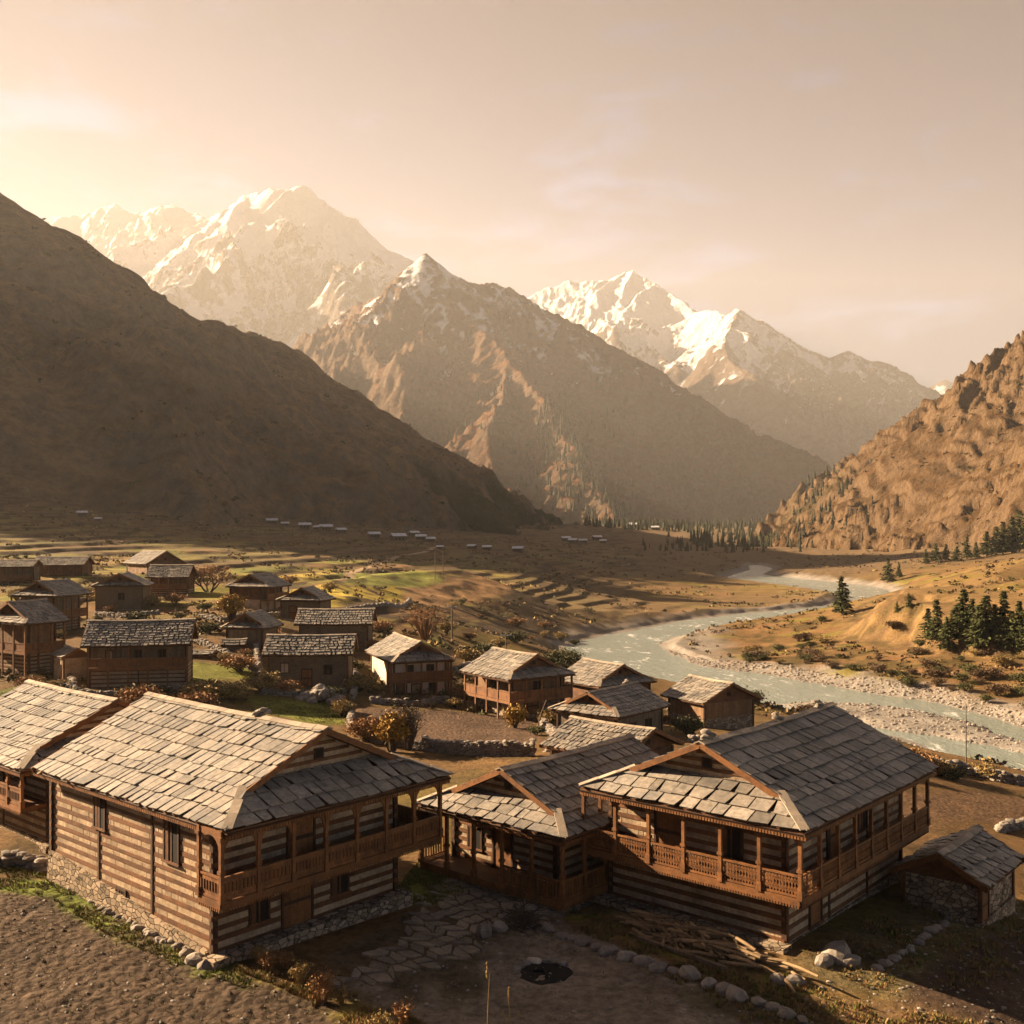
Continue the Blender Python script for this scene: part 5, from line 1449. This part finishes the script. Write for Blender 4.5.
for i, (px, py, r) in enumerate([(838, 958, .62), (824, 964, .42), (850, 964, .4), (795, 984, .34), (778, 982, .3)]):
    single_stone(px, py, r, 510 + i, 'large weathered block at the near corner of the lattice balcony house', 'blocks at the balcony house corner', .75)
for i, (px, py, r) in enumerate([(905, 868, .7), (925, 905, .5), (938, 908, .4), (950, 912, .35)]):
    single_stone(px, py, r * .7, 520 + i, 'rough stone lying beside the goat shed', 'stones beside the goat shed', .7)

def flag_path():
    mb = MB(77); rng = random.Random(77)
    poly = [tuple(gp(*p)[:2]) for p in [(322, 990), (372, 952), (405, 932), (412, 898), (450, 872), (500, 860), (575, 880), (600, 905), (550, 922), (515, 932), (470, 955), (400, 980)]]
    xs = [p[0] for p in poly]; ys = [p[1] for p in poly]
    u = 0
    cells = []
    for i in range(-40, 40):
        for j in range(-40, 40):
            cells.append((i, j))
    ox, oy = sum(xs) / len(xs), sum(ys) / len(ys)
    def jit(i, j):
        r = random.Random(i * 977 + j * 131); return i * .62 + r.uniform(-.27, .27) + (j % 2) * .3, j * .47 + r.uniform(-.2, .2)
    for i, j in cells:
        q = [jit(i, j), jit(i + 1, j), jit(i + 1, j + 1), jit(i, j + 1)]
        w = [Vector((ox + UL.x * a + UR.x * b, oy + UL.y * a + UR.y * b, 0)) for a, b in q]
        c = sum(w, Vector()) / 4
        if poly_sdf(np.array([c.x]), np.array([c.y]), poly)[0] > -.1 or rng.random() < .07: continue
        z = gz(c.x, c.y) + rng.uniform(.035, .07)
        w = [c + (p - c) * rng.uniform(.74, .93) for p in w]
        # chipped corners
        pts = []
        for k in range(4):
            a, b, d = w[k - 1], w[k], w[(k + 1) % 4]
            t = rng.uniform(.08, .3)
            pts += [b + (a - b) * t * .6, b + (d - b) * t * .6]
        tl = (rng.gauss(0, .015), rng.gauss(0, .015))
        mb.prism([Vector((p.x, p.y, z + tl[0] * (p.x - c.x) + tl[1] * (p.y - c.y))) for p in pts], (0, 0, 1), .12, 'flag')
    o = mb.build('flagstone_path'); o['kind'] = 'structure'
flag_path()

def fire_pit():
    p = gp(545, 974)
    r = thing('fire_pit', 'round blackened fire pit in the shaded courtyard', 'fire pit', p)
    mb = MB(5); k = 26; rng = random.Random(5)
    ring = [(math.cos(i * 6.283 / k) * rng.uniform(.75, .95), math.sin(i * 6.283 / k) * rng.uniform(.7, .9)) for i in range(k)]
    v = [(0, 0, .0)] + [(x * .6, y * .6, .02) for x, y in ring] + [(x, y, .055) for x, y in ring] + [(x * 1.15, y * 1.15, -.03) for x, y in ring]
    f = [(0, 1 + i, 1 + (i + 1) % k) for i in range(k)] + [(1 + i, 1 + k + i, 1 + k + (i + 1) % k, 1 + (i + 1) % k) for i in range(k)] + [(1 + k + i, 1 + 2 * k + i, 1 + 2 * k + (i + 1) % k, 1 + k + (i + 1) % k) for i in range(k)]
    mb.add(v, f, 'ash', 1.0)
    mb.build('ash_bed', r)
    for i in range(7):
        a = .9 + i * .35; s = MB(60 + i); s.rock((math.cos(a) * 1.0, math.sin(a) * .95, .07), .2 + .1 * (i == 3), .16, .14, 'stone' if i != 3 else 'white', None, i); s.build('hearth_stone', r)
    for i in range(4):
        s = MB(70 + i); a = rng.uniform(0, 6); s.tube([(math.cos(a) * .4, math.sin(a) * .4, .07), (-math.cos(a) * .2, -math.sin(a) * .1, .1)], .035, 'ash', 6); s.build('charred_stick', r)
fire_pit()

# firewood heaped along the wall of the lattice balcony house
def firewood():
    rng = random.Random(8)
    a, b = gp(625, 922), gp(800, 985)
    d = (b - a); ln = d.length; d.normalize(); out = Vector((-d.y, d.x, 0))
    if out.y > 0: out = -out
    for i in range(190):
        t = min(max(rng.gauss(.45, .24), .02), .98); off = abs(rng.gauss(0, .42)); lv = rng.uniform(0, 1) ** 1.5
        p = a + d * ln * t + out * (off - .25)
        z = gz(p.x, p.y) + .05 + lv * .6 * max(0, 1 - off / 1.0) * (1 - abs(t - .5) * .9)
        L_ = rng.uniform(.5, 1.7); yaw = math.atan2(d.y, d.x) + rng.gauss(0, .5); pit = rng.gauss(0, .1)
        e = Vector((math.cos(yaw), math.sin(yaw), math.sin(pit))) * L_ / 2; r_ = rng.uniform(.03, .075)
        mb = MB(i)
        mb.tube([-e, e * .1 + Vector((rng.gauss(0, .04), rng.gauss(0, .04), .02)), e], [r_, r_ * .95, r_ * .75], 'log', 6, rng.uniform(.45, 1.35))
        o = mb.build('firewood_log'); o.location = (p.x, p.y, z + r_)
        tag(o, 'split firewood stick in the heap against the lattice balcony house', 'firewood', 'firewood sticks heaped by the wall')
    for i, (q0, q1) in enumerate([((638, 940), (726, 972)), ((640, 935), (700, 948))]):
        p, q = gp(*q0), gp(*q1); c = (p + q) / 2; mb = MB(i + 300)
        mb.beam(p - c + Vector((0, 0, .1)), q - c + Vector((0, 0, .12)), .16, .12, 'grey_wood'); o = mb.build('plank'); o.location = c
        tag(o, ['long squared beam lying in front of the firewood heap', 'shorter beam lying between the long beam and the firewood heap'][i], 'plank')
firewood()
def brush_heap():
    p = gp(522, 925); mb = MB(2); rng = random.Random(2)
    for i in range(110):
        a = rng.uniform(0, 6.28); r = abs(rng.gauss(0, .55)); c = Vector((math.cos(a) * r, math.sin(a) * r * .7, max(.05, .75 - r) * rng.uniform(.1, 1)))
        e = Vector((rng.gauss(0, .4), rng.gauss(0, .4), rng.gauss(0, .18)))
        mb.tube([c - e, c + e], [.022, .01], 'bark', 4)
    o = mb.build('brushwood_heap'); o.location = p
    tag(o, 'dark heap of brushwood beside the verandah railing', 'brushwood')
brush_heap()
def mound():
    p = gp(320, 700); mb = MB(3); rng = random.Random(3)
    for i in range(40):
        a = rng.uniform(0, 6.28); r = rng.uniform(0, 2.2); mb.rock((math.cos(a) * r, math.sin(a) * r * .7, (2.3 - r) * .55 * rng.uniform(.3, 1)), .55, .45, .4, 'stone', None, i)
    o = mb.build('rubble_mound'); o.location = p
    tag(o, 'dark rounded rubble mound on the bright grass behind the striped house roof', 'rubble heap')
mound()

# ------------------------------------------------------------------ poles and wires
def pole(label, px, py, top, arm, r=.09, name='utility_pole', mat='grey_wood', lean=0):
    p = gp(px, py); h = (py - top) / FPX * p.y
    t = thing(name, label, 'pole', p)
    mb = MB(1); mb.tube([(0, 0, -.4), (lean * .5, 0, h * .5), (lean, 0, h)], [r, r * .85, r * .65], mat, 8, 1.0); mb.build('pole', t)
    if arm:
        mb = MB(2); mb.beam((-.7, 0, h - .4), (.7, 0, h - .4), .1, .1, 'metal'); mb.build('crossarm', t)
        for x in (-.6, 0, .6):
            mb = MB(3); mb.tube([(x, 0, h - .36), (x, 0, h - .14)], [.05, .03], 'white', 6); mb.build('insulator', t)
    return p + Vector((lean, 0, h))
pA = pole('wooden electric pole with crossarm on the dark bluff', 452, 640, 604, True, .13)
pB = pole('slim tall pole rising above the river bank on the right', 966, 768, 704, False, .06)
pC = pole('left one of two thin masts on the yellow field plateau', 435, 580, 550, False, .09, 'mast')
pD = pole('right one of two thin masts on the yellow field plateau', 443, 580, 550, False, .09, 'mast')
pE = pole('short pole at the ridge of the dark timber house', 506, 668, 632, True, .10)
pole('leaning pole propped beside the dark timber house', 536, 727, 700, False, .06, 'pole', lean=.9)
pole('short grey post on the bluff left of the electric pole', 431, 640, 622, False, .1, 'pole')
def wires():
    mb = MB(9)
    def sag(a, b, s):
        mb.tube([a.lerp(b, i / 10) - Vector((0, 0, s * math.sin(math.pi * i / 10))) for i in range(11)], .010, 'dark_wood', 4, 1.0)
    far = gp(640, 652) + Vector((0, 0, 6)); lf = WY(420, 588, 205)
    for o in (-.6, 0, .6):
        v = Vector((o, 0, -.2)); sag(pA + v, pE + v, .5); sag(lf + v, pA + v, .7)
    o = mb.build('power_line'); tag(o, 'sagging power lines strung from the bluff pole towards the houses', 'wires')
wires()

# ------------------------------------------------------------------ distant hamlet
FH = 'tiny houses of the distant hamlets'
def far_house(label):
    r = thing('distant_house', label, 'house', (0, 0, 0), 0, FH)
    mb = MB(1); mb.box(-4, 4, -3, 3, -3, 3.4, 'mud'); mb.build('wall', r)
    mb = MB(2)
    for sg in (-1, 1): mb.prism([(-4.8, sg * 3.7, 3.1), (4.8, sg * 3.7, 3.1), (4.8, 0, 4.9), (-4.8, 0, 4.9)][::sg], Vector((0, sg * .45, 1)).normalized(), .12, 'tin', 1.0)
    mb.build('roof', r)
    mb = MB(3)
    for x in (-2.2, 0, 2.2): mb.box(x - .4, x + .4, -3.05, -3, .8, 2.2, 'opening')
    mb.build('window', r)
    return r
f0 = far_house('tiny pale roofed house of the distant hamlet below the left mountain')
for i, (px, py, sc) in enumerate([(272, 524, 1.1), (285, 526, .8), (305, 529, 1.2), (318, 530, .9), (326, 531, 1.3), (341, 533, 1.0), (374, 538, 1.2), (398, 541, 1.5), (414, 536, 1.0), (421, 540, 1.1), (430, 542, 1.0), (440, 549, .7), (472, 549, .9), (487, 550, .9), (518, 552, 1.1), (82, 516, 1.0), (98, 521, .7), (205, 524, .8),
                                 (566, 541, .9), (573, 543, .9), (583, 543, .8), (597, 540, .9), (603, 543, .7), (632, 528, 1.3), (655, 530, 1.0)]):
    p = gp(px, py)
    lab = 'tiny pale roofed house of the distant hamlet below the left mountain' if px < 540 else 'tiny pale roofed house of the far hamlet in the valley floor'
    s = .62 * sc * (p.y / 600 if p.y < 1400 else 2.0)
    if i == 0: f0.location = p; f0.rotation_euler[2] = .3; f0.scale = (s,) * 3
    else: copy_thing(f0, p, rng.uniform(-.6, .6), s, lab, FH)

# ------------------------------------------------------------------ small ground cover
def tufts(name, polys, n_, seed, mats, h0, h1):
    mb = MB(seed); rng = random.Random(seed)
    for poly, share in polys:
        P = [tuple(gp(*p)[:2]) for p in poly]; xs = [p[0] for p in P]; ys = [p[1] for p in P]; k = 0
        want = int(n_ * share); cand = 0
        while k < want and cand < 30:
            cand += 1
            X = np.array([rng.uniform(min(xs), max(xs)) for _ in range(want)]); Y = np.array([rng.uniform(min(ys), max(ys)) for _ in range(want)])
            ok = (poly_sdf(X, Y, P) < .1) & (fbm(X / 1.6, Y / 1.6, 3, seed) > -.15)
            X, Y = X[ok], Y[ok]; Z = ground_height(X, Y)
            for x, y, z in zip(X, Y, Z):
                h = rng.uniform(h0, h1); mt = rng.choice(mats)
                for b in range(5):
                    a = rng.uniform(0, 6.283); w = h * .12; l = h * rng.uniform(.2, .7)
                    ca, sa = math.cos(a), math.sin(a)
                    mb.add([(x - sa * w, y + ca * w, z), (x + sa * w, y - ca * w, z), (x + ca * l, y + sa * l, z + h * rng.uniform(.6, 1))], [(0, 1, 2)], mt)
                k += 1
                if k >= want: break
    o = mb.build(name); o['kind'] = 'stuff'
tufts('green_grass', [([(0, 862), (60, 868), (150, 905), (215, 945), (255, 990), (190, 972), (105, 932), (50, 897), (0, 890)], .4), ([(385, 905), (420, 862), (470, 868), (480, 885), (430, 905)], .3), ([(255, 697), (345, 700), (345, 725), (300, 722), (262, 712)], .2), ([(0, 690), (60, 684), (75, 694), (0, 716)], .1)], 10000, 21, ['grass', 'grass', 'dry'], .06, .16)
tufts('dry_grass', [([(235, 968), (330, 985), (420, 1024), (470, 1060), (380, 1060), (310, 1000)], .3), ([(560, 905), (640, 930), (800, 980), (830, 1000), (760, 992), (640, 952), (560, 925)], .25), ([(790, 960), (905, 905), (1024, 900), (1050, 985), (900, 1000)], .25), ([(620, 950), (800, 1000), (1000, 1030), (800, 1060)], .2)], 9000, 22, ['dry', 'dry', 'grass', 'twig'], .06, .2)
tufts('field_weeds', [([(0, 892), (50, 900), (105, 935), (190, 975), (300, 1005), (370, 1040), (0, 1050)], .45), ([(330, 985), (430, 955), (475, 930), (560, 918), (640, 955), (740, 992), (860, 1040), (700, 1060), (420, 1060)], .25), ([(322, 990), (412, 898), (500, 860), (600, 905), (515, 932), (400, 980)], .3)], 1500, 23, ['dry', 'grass', 'brown_twig'], .05, .12)
def pebbles(name, polys, n_, seed, r0, r1, mat='stone'):
    mb = MB(seed); rng = random.Random(seed)
    bm = bmesh.new(); bmesh.ops.create_icosphere(bm, subdivisions=1, radius=1.0); V = [q.co[:] for q in bm.verts]; F = [[w.index for w in f.verts] for f in bm.faces]; bm.free()
    for P, share in polys:
        xs = [p[0] for p in P]; ys = [p[1] for p in P]; want = int(n_ * share); k = 0
        for _ in range(20):
            X = np.array([rng.uniform(min(xs), max(xs)) for _ in range(want)]); Y = np.array([rng.uniform(min(ys), max(ys)) for _ in range(want)])
            ok = poly_sdf(X, Y, P) < 0; X, Y = X[ok], Y[ok]; Z = ground_height(X, Y)
            for x, y, z in zip(X, Y, Z):
                if z < ZR + .02: continue
                r = r0 + (r1 - r0) * rng.random() ** 3; a = rng.uniform(.6, 1.2); b = rng.uniform(.4, .8)
                mb.add([(x + v[0] * r * a * rng.uniform(.85, 1.15), y + v[1] * r * rng.uniform(.85, 1.15), z + v[2] * r * b) for v in V], F, mat, rng.uniform(.6, 1.35)); k += 1
                if k >= want: break
            if k >= want: break
    o = mb.build(name); o['kind'] = 'stuff'
G_ = lambda pts: [tuple(gp(*p)[:2]) for p in pts]
pebbles('pebbles', [(G_([(330, 985), (430, 955), (475, 930), (560, 918), (640, 955), (740, 992), (860, 1040), (700, 1060), (420, 1060)]), .3), (G_([(0, 884), (55, 884), (150, 932), (235, 972), (320, 1000), (380, 1040), (0, 1060)]), .25), (G_([(60, 880), (200, 940), (240, 990), (190, 966), (60, 892)]), .15), (G_([(790, 1000), (905, 930), (1024, 900), (1024, 1050), (800, 1050)]), .3)], 2200, 31, .02, .10)
pebbles('river_rocks', [(BAR, .22), (wl([(640, 655), (657, 660), (712, 672), (777, 680), (850, 694), (945, 710), (1024, 732), (1100, 752), (1100, 742), (1024, 720), (945, 698), (850, 684), (777, 671), (712, 664), (672, 652), (657, 645), (680, 634), (660, 636)]), .5), (wl([(870, 735), (940, 754), (1024, 780), (1060, 790), (1060, 805), (940, 765), (860, 745)]), .2)], 5200, 32, .06, .36)

# ------------------------------------------------------------------ scrub that nobody could count
def scrub(name, pts, seed, mats):
    mb = MB(seed); rng = random.Random(seed)
    for (x, y, z, h) in pts:
        mt = rng.choice(mats); tint = rng.uniform(.6, 1.4)
        for _ in range(9):
            a = rng.uniform(0, 6.283); rr = h * .75 * math.sqrt(rng.random()); c = Vector((x + math.cos(a) * rr, y + math.sin(a) * rr, z + h * rng.uniform(.1, .75) * (1 - .4 * rr / h)))
            d = Vector((rng.gauss(0, 1), rng.gauss(0, 1), rng.gauss(0, .7))).normalized(); e = d.cross(Vector((rng.gauss(0, 1), rng.gauss(0, 1), rng.gauss(0, 1)))).normalized(); s_ = h * rng.uniform(.22, .45)
            mb.add([c - d * s_, c + e * s_ * .7, c + d * s_, c - e * s_ * .7], [(0, 1, 2, 3)], mt, tint * rng.uniform(.7, 1.3))
    o = mb.build(name); o['kind'] = 'stuff'
def patchy(x, y, sc, sd, t): return perlin(np.array([x / sc]), np.array([y / sc]), sd)[0] > t
scrub('hill_scrub', scatter(RHILL, 1500, 61, lambda px, py, x, y, z: 780 < px < 1050 and py < 560 and patchy(x, y, 50, 3, -.1), 1.2, 3.4), 62, ['brown_twig', 'needle', 'brown_twig', 'leaf_green'])
scrub('slope_scrub', scatter(LEFT, 1500, 63, lambda px, py, x, y, z: -40 < px < 560 and py < 545 and patchy(x, y, 90, 4, .0), 2.0, 4.5), 64, ['brown_twig', 'needle', 'leaf_green'])
vp = []; rr = np.random.default_rng(66)
VX = rr.uniform(-.56, .56, 16000); VY = np.exp(rr.uniform(math.log(95), math.log(900), 16000)); VX = VX * VY; VZ = ground_height(VX, VY)
rv = poly_sdf(VX, VY, RIVER); pn = perlin(VX / 28, VY / 28, 8) + .5 * perlin(VX / 9, VY / 9, 9)
for x, y, z, d, q in zip(VX, VY, VZ, rv, pn):
    if d > 5 and q > .12 and len(vp) < 4600: vp.append((x, y, z, rr.uniform(.3, .7) * (1 + y / 450)))
scrub('valley_scrub', vp, 67, ['brown_twig', 'brown_twig', 'leaf_green', 'dry'])
